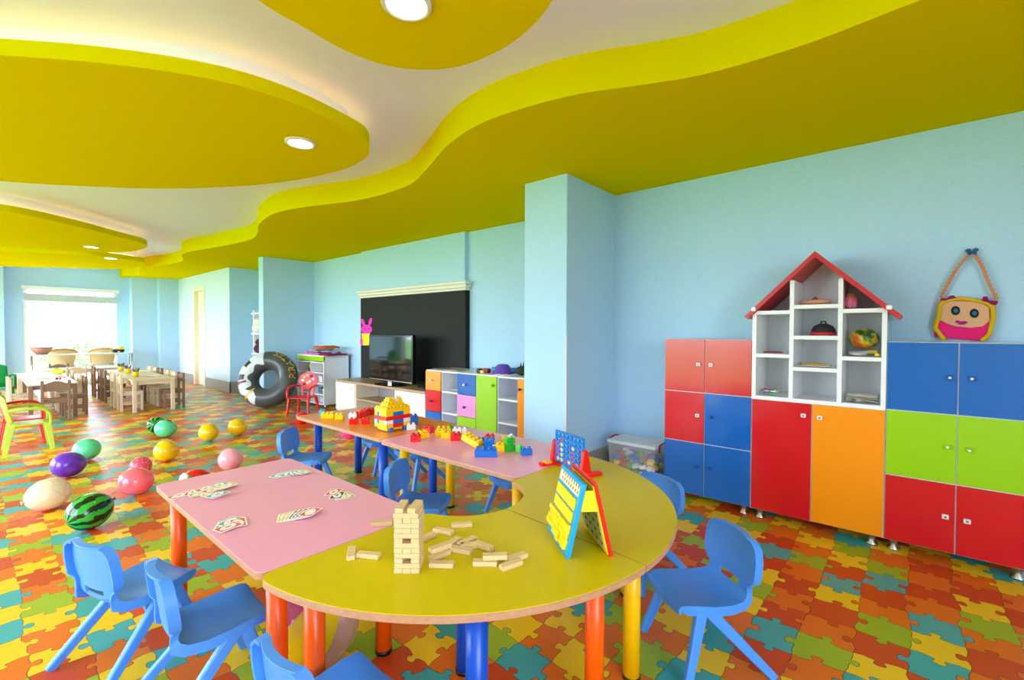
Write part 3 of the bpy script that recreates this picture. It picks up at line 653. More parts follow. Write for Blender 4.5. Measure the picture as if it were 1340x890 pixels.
for i, (y, c) in enumerate(((.1, (236, 150, 170)), (0, (246, 240, 240)), (-.1, (240, 210, 200)))): MB().box(-.03, .035, y - .06, y + .06, .001 + .004 * i, .006 + .004 * i).build('sheet', mat('craft_%d' % i, c, .7), t)
t = top_item('blue_case', 'teal blue case behind the purple hat', 'case', 672, .335); MB().box(-.02, .045, -.2, .3, 0, .05).build('lid', mat('teal_blue', (10, 150, 200), .5), t, bevel=.01); MB().box(-.025, -.02, -.02, .04, .015, .035).build('clasp', TWHT, t)
t = top_item('toy_dinosaur', 'dark spiky toy at the right end of the storage unit top', 'toy', 683, .2); MB().ell((0, 0, .045), (.06, .07, .045), 16, 10).build('body', mat('dark_toy', (46, 50, 44), .7, var=.4, vscale=40), t)
for i in range(5): MB().cyl((0, .02 - .03 * i, .07), (-.01, .0 - .035 * i, .15 - .01 * abs(i - 2)), .012, .001, 6).build('spike', mat('dark_toy'), t)
p = GX(600, 513, XS + .15); t = thing('notebook', 'flat grey notebook in the upper open shelf of the storage unit', 'book', (XS + .15, 3.715, r1 + .012)); MB().box(-.08, .08, -.07, .07, 0, .008).build('cover', mat('book_grey', (130, 136, 146), .5), t); MB().box(-.075, .075, -.065, .068, .008, .012).build('pages', PAPER, t)
t = thing('toy_dolphin', 'teal toy beside the orange door in the right open shelf', 'toy', (XS + .12, 2.83, r1 + .012)); MB().ell((0, 0, .04), (.04, .03, .04), 14, 10).build('body', TTEAL, t); MB().cyl((0, 0, .08), (-.01, .04, .11), .008, .003, 8).build('fin', DARKM, t)
# white toy rack with the green header
rk = thing('toy_rack', 'white open toy rack with a lime header beside the chalkboard', 'rack', (3.33, 6.50, 0))
RW = .85
b = MB(); b.box(0, .41, 0, .02, .06, .775); b.box(0, .41, RW - .02, RW, .06, .775); b.box(.0, .41, .4, .415, .06, .70); b.box(.395, .41, 0, RW, .06, .775); b.build('carcass', mat('rack_white', (226, 228, 232), .4), rk)
MB().box(.0, .41, 0, RW, .77, .785).build('top_board', WHITE, rk)
MB().box(-.004, .012, .0, RW, .70, .77).build('header', LGREEN, rk)
for z in (.685, .53, .37, .21, .07): MB().box(0, .395, .02, RW - .02, z - .012, z + .002).build('shelf_board', WHITE, rk)
for x, y in ((.04, .04), (.04, RW - .05), (.37, .04)): MB().cyl((x, y, 0), (x, y, .06), .014, n=10).build('foot', CHROME, rk)
def rk_item(name, label, cat, y, z, x=.1): return thing(name, label, cat, (3.33 + x, 6.5 + y, z + .005))
t = rk_item('toy_doll', 'yellow and navy toy on the top shelf of the toy rack', 'toy', .56, .53); MB().ell((0, 0, .06), (.06, .1, .06), 14, 10).build('body', mat('navy_toy', (20, 24, 60), .6), t); MB().ell((-.03, -.03, .07), (.04, .06, .05), 12, 8).build('belly', mat('gold_toy', (200, 170, 20), .6), t)
t = rk_item('toy_egg', 'red toy at the near end of the top rack shelf', 'toy', .08, .53, .06); MB().ell((0, 0, .05), (.03, .03, .05), 12, 10).build('shell', TRED, t); MB().cyl((0, 0, .095), (0, 0, .11), .006, n=8).build('tip', TRED, t)
for i, (c, y, z, h, lab) in enumerate((((222, 220, 226), .22, .37, .09, 'white box on the second rack shelf'), ((200, 130, 80), .1, .37, .05, 'tan box on the second rack shelf, near end'), ((210, 200, 120), .12, .21, .06, 'pale yellow box on the third rack shelf'), ((60, 120, 160), .25, .21, .08, 'blue box on the third rack shelf'), ((190, 190, 196), .2, .07, .08, 'grey box on the lowest rack shelf'))):
    t = rk_item('toy_box', lab, 'box', y, z, .12); MB().box(-.06, .08, -.05, .05, 0, h).build('carton', mat('carton_%d' % i, c, .6), t, bevel=.004); MB().box(-.064, .084, -.054, .054, h - .012, h + .004).build('lid', mat('carton_%d' % i), t)
for i, (c, x, y, l, w_, z, ro, lab) in enumerate((((214, 120, 190), .2, .62, .34, .26, 0, .3, 'pink flat bag at the far end of the rack top'), ((170, 160, 160), .2, .45, .36, .28, .056, -.2, 'grey cloth folded on the rack top'), ((206, 100, 20), .15, .2, .30, .25, .104, .1, 'orange patterned cloth on the rack top'), ((140, 30, 70), .2, .1, .3, .3, .0, -.1, 'dark red folded cloth at the near end of the rack top'))):
    t = thing('folded_cloth', lab, 'cloth', (3.33 + x, 6.5 + y, .785 + z), ro)
    b = MB(); n = 6; vs = []
    for a in range(n):
        for c_ in range(n): vs.append((-w_ / 2 + w_ * a / (n - 1), -l / 2 + l * c_ / (n - 1), .008 + random.uniform(0, .03)))
    b.add(vs, [(a * n + c_, a * n + c_ + 1, (a + 1) * n + c_ + 1, (a + 1) * n + c_) for a in range(n - 1) for c_ in range(n - 1)], 0, True); b.build('fabric', mat('cloth_%d' % i, c, .9, var=.4, vscale=20), t, solid=.014)
    MB().box(-w_ / 2, w_ / 2, -l / 2, l / 2, 0, .01).build('lower_fold', mat('cloth_%d' % i), t)
# inflatable ring
RR_, rm = .285, .140
ax = Vector((-.70, -.66, .30)).normalized()
cen = Vector((2.86, 7.27, .425))
tt = thing('swim_ring', 'big black and silver inflatable ring leaning on the pillar', 'swim ring', cen)
zz = ax; xx = Vector((0, 0, 1)).cross(zz).normalized(); yy = zz.cross(xx)
TM = Matrix((xx, yy, zz)).transposed().to_4x4()
def torus_pt(u, v, r=rm): return TM @ Vector(((RR_ + r * math.cos(v)) * math.cos(u), (RR_ + r * math.cos(v)) * math.sin(u), r * math.sin(v)))
def torus_patch(name, M, u0, u1, v0, v1, r, nu=64, nv=24, closed=False, jag=0.0, seed=0):
    rr = random.Random(seed); b = MB(); vs = []
    for i in range(nu + (0 if closed else 1)):
        u = u0 + (u1 - u0) * i / nu
        a0 = v0 + jag * (.5 + .5 * math.sin(u * 9 + seed)); a1 = v1 - jag * (.5 + .5 * math.sin(u * 7.3 + 2 * seed))
        for j in range(nv + (0 if closed else 1)): vs.append(torus_pt(u, a0 + (a1 - a0) * j / nv, r))
    w_ = nv if closed else nv + 1; k_ = nu if closed else nu + 1; fs = []
    for i in range(nu):
        for j in range(nv): fs.append((i * w_ + j, ((i + 1) % k_) * w_ + j, ((i + 1) % k_) * w_ + (j + 1) % w_, i * w_ + (j + 1) % w_))
    b.add(vs, fs, 0, True); return b.build(name, M, tt)
torus_patch('tube', mat('rubber_charcoal', (70, 74, 74), .3), 0, 2 * PI, 0, 2 * PI, rm, closed=True)
SILV = mat('print_silver', (196, 208, 208), .35, var=.15, vscale=12)
torus_patch('silver_print', SILV, 1.75, 3.75, .2, 2.2, rm + .002, 26, 10, jag=.35, seed=2)
torus_patch('silver_print', SILV, 3.75, 4.45, .5, 1.9, rm + .002, 12, 8, jag=.5, seed=3)
torus_patch('dark_print', mat('print_dark', (40, 36, 40), .35), 2.35, 2.65, .7, 1.5, rm + .004, 10, 8, jag=.15, seed=4)
torus_patch('dark_print', mat('print_dark'), 3.0, 3.25, .6, 1.7, rm + .004, 10, 8, jag=.15, seed=5)
torus_patch('red_print', mat('print_red', (120, 40, 40), .35), 3.3, 3.42, .5, 1.8, rm + .004, 8, 8, jag=.1, seed=6)
torus_patch('yellow_line', mat('print_gold', (214, 176, 30), .35), 4.0, 4.08, .6, 2.2, rm + .004, 4, 12)
fc = bpy.data.curves.new('pirates_lettering', 'FONT'); fc.body = 'PIRATES'; fc.size = .17; fc.align_x = 'CENTER'
fo = bpy.data.objects.new('pirates_lettering', fc); COL.objects.link(fo); bpy.context.view_layer.update()
fm = bpy.data.meshes.new_from_object(fo.evaluated_get(bpy.context.evaluated_depsgraph_get())); bpy.data.objects.remove(fo)
for v in fm.vertices:
    x, y = v.co.x, v.co.y
    u = 0.66 + x / .44; v.co = torus_pt(u, .36 + y / .16, rm + .003)
fm.materials.append(mat('print_gold')); fo = bpy.data.objects.new('lettering', fm); COL.objects.link(fo); fo.parent = tt
# small shelf with plush toys behind the second pillar
sh = thing('plush_shelf', 'narrow white wall shelf half hidden behind the second pillar', 'shelf', (3.10, 8.0, 0))
b = MB(); b.box(0, .25, 0, .02, 0, 1.5); b.box(0, .25, .48, .5, 0, 1.5); b.build('side_panel', WHITE, sh)
for z in (.10, .43, .76, 1.1, 1.44): MB().box(-.03, .25, 0, .5, z - .01, z + .01).build('shelf_board', WHITE, sh)
for i, (z, c, x, lab) in enumerate(((1.113, (244, 232, 214), .0, 'cream plush toy on the upper board behind the pillar'), (.773, (90, 30, 50), .02, 'dark red plush toy on the middle board behind the pillar'), (.443, (240, 238, 236), -.05, 'white plush toy on the lower board behind the pillar'), (.113, (226, 220, 222), .02, 'pale plush toy on the lowest board behind the pillar'))):
    t = thing('plush_toy', lab, 'plush toy', (3.08 + x, 8.2, z)); M = mat('plush_%d' % i, c, .95, bump=.5, bscale=120)
    MB().ell((0, 0, .08), (.1, .12, .08), 16, 10).build('body', M, t); MB().ell((.0, 0, .185), (.075, .08, .06), 14, 10).build('head', M, t)
# clear storage box full of bricks
BX0, BX1, BY0, BY1, BH = 3.20, 3.47, 1.385, 1.775, .30
bn = thing('storage_box', 'clear plastic storage box full of toy bricks beside the pillar', 'box', ((BX0 + BX1) / 2, (BY0 + BY1) / 2, 0))
hx, hy_ = (BX1 - BX0) / 2, (BY1 - BY0) / 2
CLR = see_through('clear_plastic', (226, 230, 228), .74, .2)
b = MB(); a0, a1 = .86, 1.0
vs = [(-hx * a0, -hy_ * a0, .002), (hx * a0, -hy_ * a0, .002), (hx * a0, hy_ * a0, .002), (-hx * a0, hy_ * a0, .002), (-hx * .97, -hy_ * .97, BH), (hx * .97, -hy_ * .97, BH), (hx * .97, hy_ * .97, BH), (-hx * .97, hy_ * .97, BH)]
b.add(vs, [(0, 3, 2, 1), (0, 1, 5, 4), (1, 2, 6, 5), (2, 3, 7, 6), (3, 0, 4, 7)]); b.build('tub', CLR, bn)
LIDM = see_through('clear_lid', (236, 240, 240), .35, .2)
b = MB(); b.box(-hx, hx, -hy_, hy_, BH, BH + .022)
for k_ in range(9): b.box(-hx + .03, hx - .03, -hy_ + .05 + k_ * .036, -hy_ + .058 + k_ * .036, BH + .022, BH + .026)
b.build('lid', LIDM, bn, bevel=.004)
for s_ in (-1, 1): MB().tube([(-.07, s_ * (hy_ + .006), BH - .03), (-.07, s_ * (hy_ + .008), BH + .02), (0, s_ * (hy_ + .010), BH + .03), (.07, s_ * (hy_ + .008), BH + .02), (.07, s_ * (hy_ + .006), BH - .03)], .007, 8).build('handle', mat('handle_red', (150, 16, 28), .4), bn)
# ================================================================== PLAY TABLES
TH = .52
def round_poly(poly, radii, k=6):
    n = len(poly); drop = set(); cuts = {}
    for i, r in radii.items():
        p = Vector(poly[i] + (0,)); ends = []
        for st in (-1, 1):
            j = i + st
            while (Vector(poly[j % n] + (0,)) - p).length < r: drop.add(j % n); j += st
            ends.append(p + (Vector(poly[j % n] + (0,)) - p).normalized() * r)
        cuts[i] = (ends[0], p, ends[1])
    out = []
    for i in range(n):
        if i in cuts:
            A, p, B = cuts[i]
            for q in range(k + 1):
                t = q / k; c = A * (1 - t) ** 2 + p * (2 * t * (1 - t)) + B * t * t; out.append((c.x, c.y))
        elif i not in drop: out.append(poly[i])
    return out
def table(label, poly, topM, legs, cat='table'):
    cx = sum(p[0] for p in poly) / len(poly); cy = sum(p[1] for p in poly) / len(poly)
    t = thing('play_table', label, cat, (cx, cy, 0), 0, 'colourful play tables')
    L = [(x - cx, y - cy) for x, y in poly]
    e = MB().prism(L, TH - .022, TH - .002).build('tabletop', EDGE, t, bevel=.002)
    MB().prism(L, TH - .002, TH).build('laminate', topM, e)
    for x, y, M in legs:
        l = MB().cyl((x - cx, y - cy, .012), (x - cx, y - cy, TH - .022), .028, n=24).build('leg', M, t)
        MB().cyl((x - cx, y - cy, 0), (x - cx, y - cy, .014), .0295, n=24).build('foot_cap', DARKM, l)
    return t
def arc(cx, cy, r, a0, a1, n): return [(cx + r * math.cos(math.radians(a0 + (a1 - a0) * i / n)), cy + r * math.sin(math.radians(a0 + (a1 - a0) * i / n))) for i in range(n + 1)]
YC = (1.258, 1.325); RO, RI = .79, .233; JA = 265.0
dO = math.degrees(math.asin(.048 / RO)); dI = math.degrees(math.asin(.048 / RI))
pA = arc(*YC, RO, 180 + dO, JA, 40) + arc(*YC, RI, JA, 180 + dI, 24)
pB = arc(*YC, RO, JA + .55, 360 - dO, 44) + arc(*YC, RI, 360 - dI, JA + 1.9, 24)
table('nearest curved yellow play table carrying the wooden block tower', round_poly(pA, {0: .045, 65: .03}), TOPYEL, [(.605, 1.240, LEGO), (.80, .80, LEGB), (1.075, 1.135, LEGB), (1.178, .69, LEGO)])
table('curved yellow play table carrying the blue grid game', round_poly(pB, {44: .045, 45: .03}), TOPYEL, [(1.42, .69, LEGY), (1.555, 1.215, LEGY), (1.97, 1.20, LEGY), (1.86, .93, LEGY)])
table('pink play table with playing cards at the left', rrect(.475, 1.02, 1.281, 2.352, .035), TOPPINK, [(.548, 1.345, LEGO), (.95, 1.425, LEGO), (.545, 2.30, LEGO), (.965, 2.29, LEGO)])
table('pink play table scattered with toy bricks behind the yellow ones', rrect(1.53, 2.13, 1.281, 2.338, .035), TOPPINK, [(1.615, 1.35, LEGY), (2.06, 1.36, LEGY), (1.635, 2.235, LEGY), (2.03, 2.28, LEGY)])
table('orange play table carrying the toy brick house', rrect(1.55, 2.16, 2.345, 3.46, .035), TOPORG, [(1.60, 2.40, LEGB), (2.05, 2.48, LEGB), (1.69, 3.39, LEGB), (2.03, 3.40, LEGB)])
# ------------------------------------------------------------------ moulded blue chairs
CGRP = 'small blue plastic chairs'
def chair_proto(label, x, y, a):
    t = thing('plastic_chair', label, 'chair', (x, y, 0), math.radians(a), CGRP)
    prof = [(-.144, .445, .080), (-.143, .440, .106), (-.141, .422, .128), (-.137, .385, .138), (-.132, .345, .139), (-.129, .318, .135), (-.127, .303, .120), (-.126, .288, .107), (-.121, .262, .103), (-.110, .245, .107), (-.09, .234, .115), (-.045, .229, .122), (.02, .232, .124), (.08, .239, .121), (.118, .241, .116), (.132, .238, .111), (.139, .228, .108)]
    NC = 12
    def sheet(i0, i1, skip):
        b = MB(); idx = {}; FL = {}
        for i in range(i0, i1 + 1):
            px, pz, w_ = prof[i]
            q0, q1 = prof[max(i - 1, 0)], prof[min(i + 1, len(prof) - 1)]; dx, dz = q1[0] - q0[0], q1[1] - q0[1]; l_ = math.hypot(dx, dz); nx, nz = dz / l_, -dx / l_
            fd = .027 if i < 6 else (.018 if i < 9 else .030)
            k_ = max(0, min(1, (pz - .24) / .06)) if px < -.08 else 0
            for c in range(NC + 1):
                u = -1 + 2 * c / NC
                P_ = Vector((px + .017 * u * u * k_, u * w_, pz + .012 * u * u * (1 - k_)))
                idx[i, c] = len(b.v); b.v.append(P_)
                if c in (0, NC): FL[i, c] = len(b.v); b.v.append(P_ + Vector((nx * fd, -u * .003, nz * fd)))
                if i == 0: FL['t', c] = len(b.v); b.v.append(P_ + Vector((-.020, 0, -.002)))
                if i == len(prof) - 1: FL['f', c] = len(b.v); b.v.append(P_ + Vector((-.004, 0, -.018)))
        def face(f, sm): b.f.append(f); b.mi.append(0); b.sm.append(sm)
        for i in range(i0, i1):
            for c in range(NC):
                if i in skip and 3 <= c < NC - 3: continue
                face([idx[i, c], idx[i, c + 1], idx[i + 1, c + 1], idx[i + 1, c]], True)
            face([FL[i, 0], idx[i, 0], idx[i + 1, 0], FL[i + 1, 0]], True); face([idx[i, NC], FL[i, NC], FL[i + 1, NC], idx[i + 1, NC]], True)
        for c in range(NC):
            if i0 == 0: face([FL['t', c], FL['t', c + 1], idx[0, c + 1], idx[0, c]], True)
            if i1 == len(prof) - 1: face([idx[i1, c], idx[i1, c + 1], FL['f', c + 1], FL['f', c]], False)
        return b
    sheet(0, 8, (7,)).build('backrest', CHB, t, solid=.009, bevel=.003)
    sheet(8, 16, ()).build('seat', CHB, t, solid=.009, bevel=.003)
    for s_ in (-1, 1):
        MB().beam((.062, s_ * .110, .226), (.138, s_ * .152, 0), .026, .040, 0, .022, .028).build('leg', CHB, t, bevel=.006)
        MB().beam((.034, s_ * .110, .226), (-.185, s_ * .152, 0), .026, .040, 0, .022, .028).build('leg', CHB, t, bevel=.006)
    return t
c0_ = chair_proto('blue plastic chair at bottom left, nearest the watermelon balloon', .371, 2.111, 18.3)
for x, y, a, lab in ((.485, 1.681, -1.8, 'blue plastic chair at bottom left, second one pushed to the pink card table'),
                     (.57, 1.045, 2, 'blue plastic chair cut by the bottom edge in front of the curved yellow table'),
                     (1.685, .560, 140.9, 'blue plastic chair at front right standing clear of the yellow table'),
                     (2.069, .967, 159.6, 'blue plastic chair tucked behind the curved yellow table by the cabinets'),
                     (1.55, 3.285, -48.6, 'blue plastic chair at the far end of the pink card table'),
                     (1.55, 1.98, -58.3, 'blue plastic chair right behind the wooden block tower'),
                     (2.215, 3.33, 170, 'blue plastic chair on the far side of the orange table'),
                     (2.20, 2.84, 176, 'blue plastic chair under the seam of orange and pink tables, wall side'),
                     (2.215, 1.86, 165, 'blue plastic chair on the wall side of the brick-strewn pink table')):
    dup(c0_, lab, (x, y, 0), math.radians(a))
# ------------------------------------------------------------------ wooden block tower and loose blocks
JL, JW, JH = .0667, .0222, .0133
JG = 'small wooden stacking blocks'
def jblock(label, loc, rz, rx=0.0, ry=0.0):
    o = dup_block() ; o.location = loc; o.rotation_euler = (rx, ry, rz); tag(o, label, 'wooden block', JG); return o
_jp = MB().box(-JL / 2, JL / 2, -JW / 2, JW / 2, -JH / 2, JH / 2).build('wooden_block', JEN, bevel=.0014, seg=1); _used = [False]
def dup_block():
    if not _used[0]: _used[0] = True; return _jp
    o = _jp.copy(); COL.objects.link(o); return o
tw = G(532, 751, TH); ta = math.atan2(RT.y, RT.x)
ex = Vector((math.cos(ta), math.sin(ta), 0)); ey = Vector((-math.sin(ta), math.cos(ta), 0)); tc_ = tw + ey * (JL / 2)
nth = ['bottom', 'second', 'third', 'fourth', 'fifth', 'sixth', 'seventh', 'eighth', 'ninth', 'tenth', 'eleventh', 'twelfth']
for k in range(12):
    ends = (k % 2 == 0)
    for i, nm in enumerate(('left', 'middle', 'right') if ends else ('front', 'middle', 'back')):
        if ends and i == 1 and k in (2, 6): continue
        off = (i - 1) * JW * 1.005
        j_ = Vector((random.uniform(-.0008, .0008), random.uniform(-.0008, .0008), 0))
        if ends: jblock(f'{nm} end-on block in the {nth[k]} layer of the wooden tower', tc_ + ex * off + Vector((0, 0, JH * (k + .5))) + j_, ta + PI / 2)
        else: jblock(f'{nm} lengthwise block in the {nth[k]} layer of the wooden tower', tc_ + ey * off + Vector((0, 0, JH * (k + .5))) + j_ + ex * (-.002 if k == 11 else 0), ta)
for i, nm, sk in ((-1, 'left', .0), (1, 'right', .12)):
    jblock(f'{nm} block lying on the very top of the wooden tower', tc_ + ex * (i * .018 - .002) + Vector((0, 0, JH * 12.5)), ta + PI / 2 - sk)
cj = lambda x, y: (440 + x / 5.154, 640 + y / 5.154)
loose = [((98, 488), (110, 410), 0, 'loose block end-on, leftmost on the yellow table'), ((145, 455), (290, 468), 0, 'loose block second from the left, lying sideways'), ((245, 247), (375, 240), 0, 'loose block on the pink table edge behind the tower'),
         ((575, 352), (630, 330), 0, 'loose block peeking out right behind the tower'), ((655, 285), (790, 312), 0, 'loose block behind the pile, slanting down right'), ((780, 260), (912, 250), 0, 'farthest loose block, beside the curved table edge'),
         ((630, 465), (770, 415), JH, 'loose block propped on another beside the tower'), ((745, 405), (820, 352), 0, 'loose block pointing away behind the propped one'), ((640, 490), (750, 440), 0, 'loose block underneath the propped one'),
         ((625, 522), (795, 527), 0, 'front loose block just right of the tower foot'), ((770, 412), (920, 442), 0, 'loose block in the middle of the pile, slanting down right'), ((845, 388), (920, 352), 0, 'loose block pointing away in the middle of the pile'),
         ((880, 398), (950, 392), 0, 'small visible loose block behind the slanting ones'), ((945, 385), (1045, 425), .002, 'loose block tipped on its edge at the right of the pile'), ((918, 512), (1088, 515), 0, 'lower block of the stacked pair at the right'),
         ((985, 505), (1155, 500), JH, 'upper block of the stacked pair at the right'), ((1100, 555), (1255, 500), 0, 'rightmost front loose block, slanting up right'), ((1170, 492), (1260, 462), 0, 'loose block behind the rightmost one')]
for a, b_, up, lab in loose:
    A = G(*cj(*a), TH); B = G(*cj(*b_), TH); d = B - A; mid = (A + B) / 2
    jblock(lab, Vector((mid.x, mid.y, TH + JH / 2 + up + .0003)), math.atan2(d.y, d.x), rx=(.0))
# ------------------------------------------------------------------ playing cards
CW, CH_ = .050, .077
CARD_W = mat('card_white', (248, 246, 240), .4); CARD_C = {'red': mat('card_red', (236, 74, 30), .4), 'blue': mat('card_blue', (70, 170, 186), .4), 'green': mat('card_green', (150, 180, 50), .4), 'yellow': mat('card_yellow', (232, 206, 50), .4), 'black': mat('card_black', (40, 36, 30), .4)}
def card(label, x, y, z, rz, colr, sym=True, tilt=(0, 0)):
    t = thing('playing_card', label, 'playing card', (x, y, z), rz, 'playing cards on the pink table'); t.rotation_euler = (tilt[0], tilt[1], rz)
    MB().prism(rrect(-CH_ / 2, CH_ / 2, -CW / 2, CW / 2, .005, 3), 0, .0005).build('card_stock', CARD_W, t)
    MB().prism(rrect(-CH_ / 2 + .005, CH_ / 2 - .005, -CW / 2 + .005, CW / 2 - .005, .004, 3), .0005, .0007).build('colour_field', CARD_C[colr], t)
    MB().prism([(.028 * math.cos(a * PI / 10) + .008 * math.sin(a * PI / 10), .017 * math.sin(a * PI / 10)) for a in range(20)], .0007, .0009).build('white_oval', CARD_W, t)
    if sym: MB().prism(rrect(-.010, .010, -.004, .004, .003, 2), .0009, .0011).build('symbol', CARD_C[colr], t)
    return t
cc1 = lambda x, y: G(215 + x / 8.904, 610 + y / 8.904, TH); cc2 = lambda x, y: G(340 + x / 8.9, 600 + y / 8.9, TH)
def lay(items, conv, where):
    for i, (x, y, ang, c, nm) in enumerate(items):
        p = conv(x, y); card(f'{nm} {c} card {where}', p.x, p.y, TH + .0006 + .0013 * i, math.radians(ang), c)
lay([(700, 690, 60, 'blue', 'lowest'), (770, 650, 35, 'blue', 'upper'), (860, 670, 75, 'red', 'tucked'), (745, 725, 15, 'red', 'top')], cc1, 'in the pile at the near left table edge')
lay([(170, 345, 20, 'red', 'leftmost'), (330, 310, 60, 'red', 'second'), (420, 330, 0, 'green', 'fanned'), (480, 275, 40, 'red', 'upper'), (520, 330, 70, 'yellow', 'overlapping'), (640, 245, 45, 'blue', 'far'), (560, 300, 30, 'red', 'inner'), (720, 260, 20, 'yellow', 'rightmost'), (620, 365, 25, 'blue', 'front')], cc1, 'in the spread at the left of the pink table')
lay([(230, 195, 20, 'blue', 'leftmost'), (330, 185, 40, 'blue', 'second'), (390, 175, 55, 'blue', 'third'), (440, 175, 75, 'blue', 'fourth'), (500, 170, 95, 'green', 'last')], cc2, 'in the fan at the far end of the pink table')
lay([(1000, 430, 85, 'green', 'lowest'), (950, 445, 65, 'yellow', 'second'), (900, 440, 50, 'black', 'third'), (860, 405, 40, 'red', 'top')], cc2, 'in the pile at the right edge of the pink table')
pk = cc2(400, 680)
for i in range(7):
    p = cc2(300 + i * 48, 690 - i * 6)
    card(('first', 'second', 'third', 'fourth', 'fifth', 'sixth', 'last')[i] + ' card of the long slanting deck in the middle of the pink table', p.x, p.y, TH + .0006 + .0014 * i, math.radians(62 - 5 * i), ('yellow', 'yellow', 'yellow', 'black', 'black', 'black', 'red')[i], False)
# ------------------------------------------------------------------ grid game
A = G(728, 562, TH + .168); B = G(764.5, 574.5, TH + .168); dv = (B - A); gw = dv.length; gm = (A + B) / 2
ga = math.atan2(dv.y, dv.x)
gg = thing('grid_game', 'upright blue grid game with red stands on the far yellow table', 'game', (gm.x, gm.y, TH), ga)
nc, nr = 7, 6; cw = gw / (nc + .4); ch = .148 / (nr + .3); z0 = .020
b = MB()
def grid_panel(b, xoff):
    # a plate with 7 x 6 round holes, both faces, joined through the holes
    N = 12
    for s_, yy_ in ((-1, -.004), (1, .004)):
        for c in range(nc):
            for r in range(nr):
                cx, cz = (c - (nc - 1) / 2) * cw, z0 + (r + .65) * ch
                ring = [(cx + .36 * cw * math.cos(2 * PI * q / N), yy_, cz + .36 * ch * math.sin(2 * PI * q / N)) for q in range(N)]
                sq = []
                for q in range(N):
                    a = 2 * PI * q / N; k_ = max(abs(math.cos(a)), abs(math.sin(a))); sq.append((cx + cw / 2 * math.cos(a) / k_, yy_, cz + ch / 2 * math.sin(a) / k_))
                fs = [(q, (q + 1) % N, N + (q + 1) % N, N + q) for q in range(N)]
                if s_ > 0: fs = [f[::-1] for f in fs]
                b.add(ring + sq, fs)
                if s_ < 0: b.add(ring + [(x, .004, z) for x, y, z in ring], [(q, N + q, N + (q + 1) % N, (q + 1) % N) for q in range(N)])
grid_panel(b, 0)
W2 = nc * cw / 2; H0 = z0 + .15 * ch; H1 = z0 + (nr + .15) * ch
b.box(-W2 - .004, -W2, -.006, .006, H0 - .004, H1 + .004); b.box(W2, W2 + .004, -.006, .006, H0 - .004, H1 + .004); b.box(-W2, W2, -.006, .006, H0 - .004, H0); b.box(-W2, W2, -.006, .006, H1, H1 + .003)
b.build('grid', mat('game_blue', (10, 132, 222), .3), gg)
GR = mat('game_red', (236, 24, 14), .3)
for s_ in (-1, 1):
    b = MB(); x0 = s_ * (W2 + .014)
    b.prism([(-.028, .0), (.028, .0), (.012, .095), (.004, .105), (-.004, .105), (-.012, .095)], -.009, .009)
    for v in b.v: v.xyz = (x0 + v.z, v.x, v.y + .016)
    b.build('stand', GR, gg, bevel=.002)
    MB().box(x0 - .016, x0 + .016, -.085, .085, 0, .018).build('foot', GR, gg, bevel=.005)
MB().box(-W2 - .012, -W2 + .03, -.075, -.045, .018, .03).build('release_bar', mat('game_orange', (250, 160, 20), .3), gg, bevel=.003)
MB().box(-W2, W2, -.008, .008, .004, .016).build('base_bar', GR, gg)
rows_ = {0: 'YRRR', 1: 'YYYYR', 2: 'R', 3: 'Y', 4: 'RRRY', 5: 'Y'}
R3 = Matrix.Rotation(ga, 4, 'Z'); gl_ = Vector((gm.x, gm.y, TH))
for c, sq in rows_.items():
    for r, kk in enumerate(sq):
        o = MB().cyl((0, -.0028, 0), (0, .0028, 0), .43 * min(cw, ch), n=20).build('game_disc', GR if kk == 'R' else mat('disc_yellow', (250, 206, 30), .3))
        o.location = gl_ + R3 @ Vector(((c - (nc - 1) / 2) * cw, 0, z0 + (r + .65) * ch)); o.rotation_euler = (0, 0, ga)
        tag(o, f'{"red" if kk == "R" else "yellow"} disc in the {["leftmost", "second", "third", "middle", "fifth", "sixth"][c]} column of the grid game, row {["one", "two", "three", "four", "five"][r]} from below', 'game disc', 'discs in the grid game')
# ------------------------------------------------------------------ folding spelling board
zt_ = TH + .212
TL = G(739.5, 608, zt_); TR = G(768, 635, zt_); wv = (TL - TR); wid = wv.length; wv.normalize(); wv.z = 0
sd_ = Vector((wv.y, -wv.x, 0))                        # towards the red leaf
BRb = G(740.5, 732, TH); BRr = G(803, 729, TH)
if (BRr - BRb).dot(sd_) < 0: sd_ = -sd_
sb_ = thing('spelling_board', 'folding blue and red spelling board with yellow letter tiles', 'toy', ((BRb + BRr) / 2))
org = (BRb + BRr) / 2
def leaf(bot, s_):
    """local frame on a leaf: origin bottom right, u along width, v up the leaf, n outward"""
    topc = org + Vector((0, 0, zt_ - TH)) - sd_ * (.022 * s_)
    v_ = (topc - bot); L_ = v_.length; v_.normalize(); n_ = wv.cross(v_); n_ = n_ if n_.dot(sd_) * s_ < 0 else -n_
    return bot - org, wv.copy(), v_, n_.normalized(), L_
def leaf_box(fr_, u0, u1, v0, v1, n0, n1):
    o_, u_, v_, n_, L_ = fr_; b = MB()
    vs = [o_ + u_ * u + v_ * v + n_ * n for n in (n0, n1) for u, v in ((u0, v0), (u1, v0), (u1, v1), (u0, v1))]
    b.add(vs, [(0, 3, 2, 1), (4, 5, 6, 7), (0, 1, 5, 4), (1, 2, 6, 5), (2, 3, 7, 6), (3, 0, 4, 7)])
    return b
fb = leaf(BRb, 1); frd = leaf(BRr, -1); LB = fb[4]
SBLU = mat('board_blue', (10, 160, 222), .3); SYEL = mat('board_yellow', (255, 224, 10), .35); SRED = mat('board_red', (240, 24, 16), .3)
leaf_box(fb, 0, wid, 0, LB, -.014, 0).build('blue_leaf', SBLU, sb_, bevel=.004)
p_ = leaf_box(fb, .012, wid - .012, LB * .80, LB - .012, 0, .001).build('word_panel', mat('panel_cream', (240, 226, 180), .5), sb_)
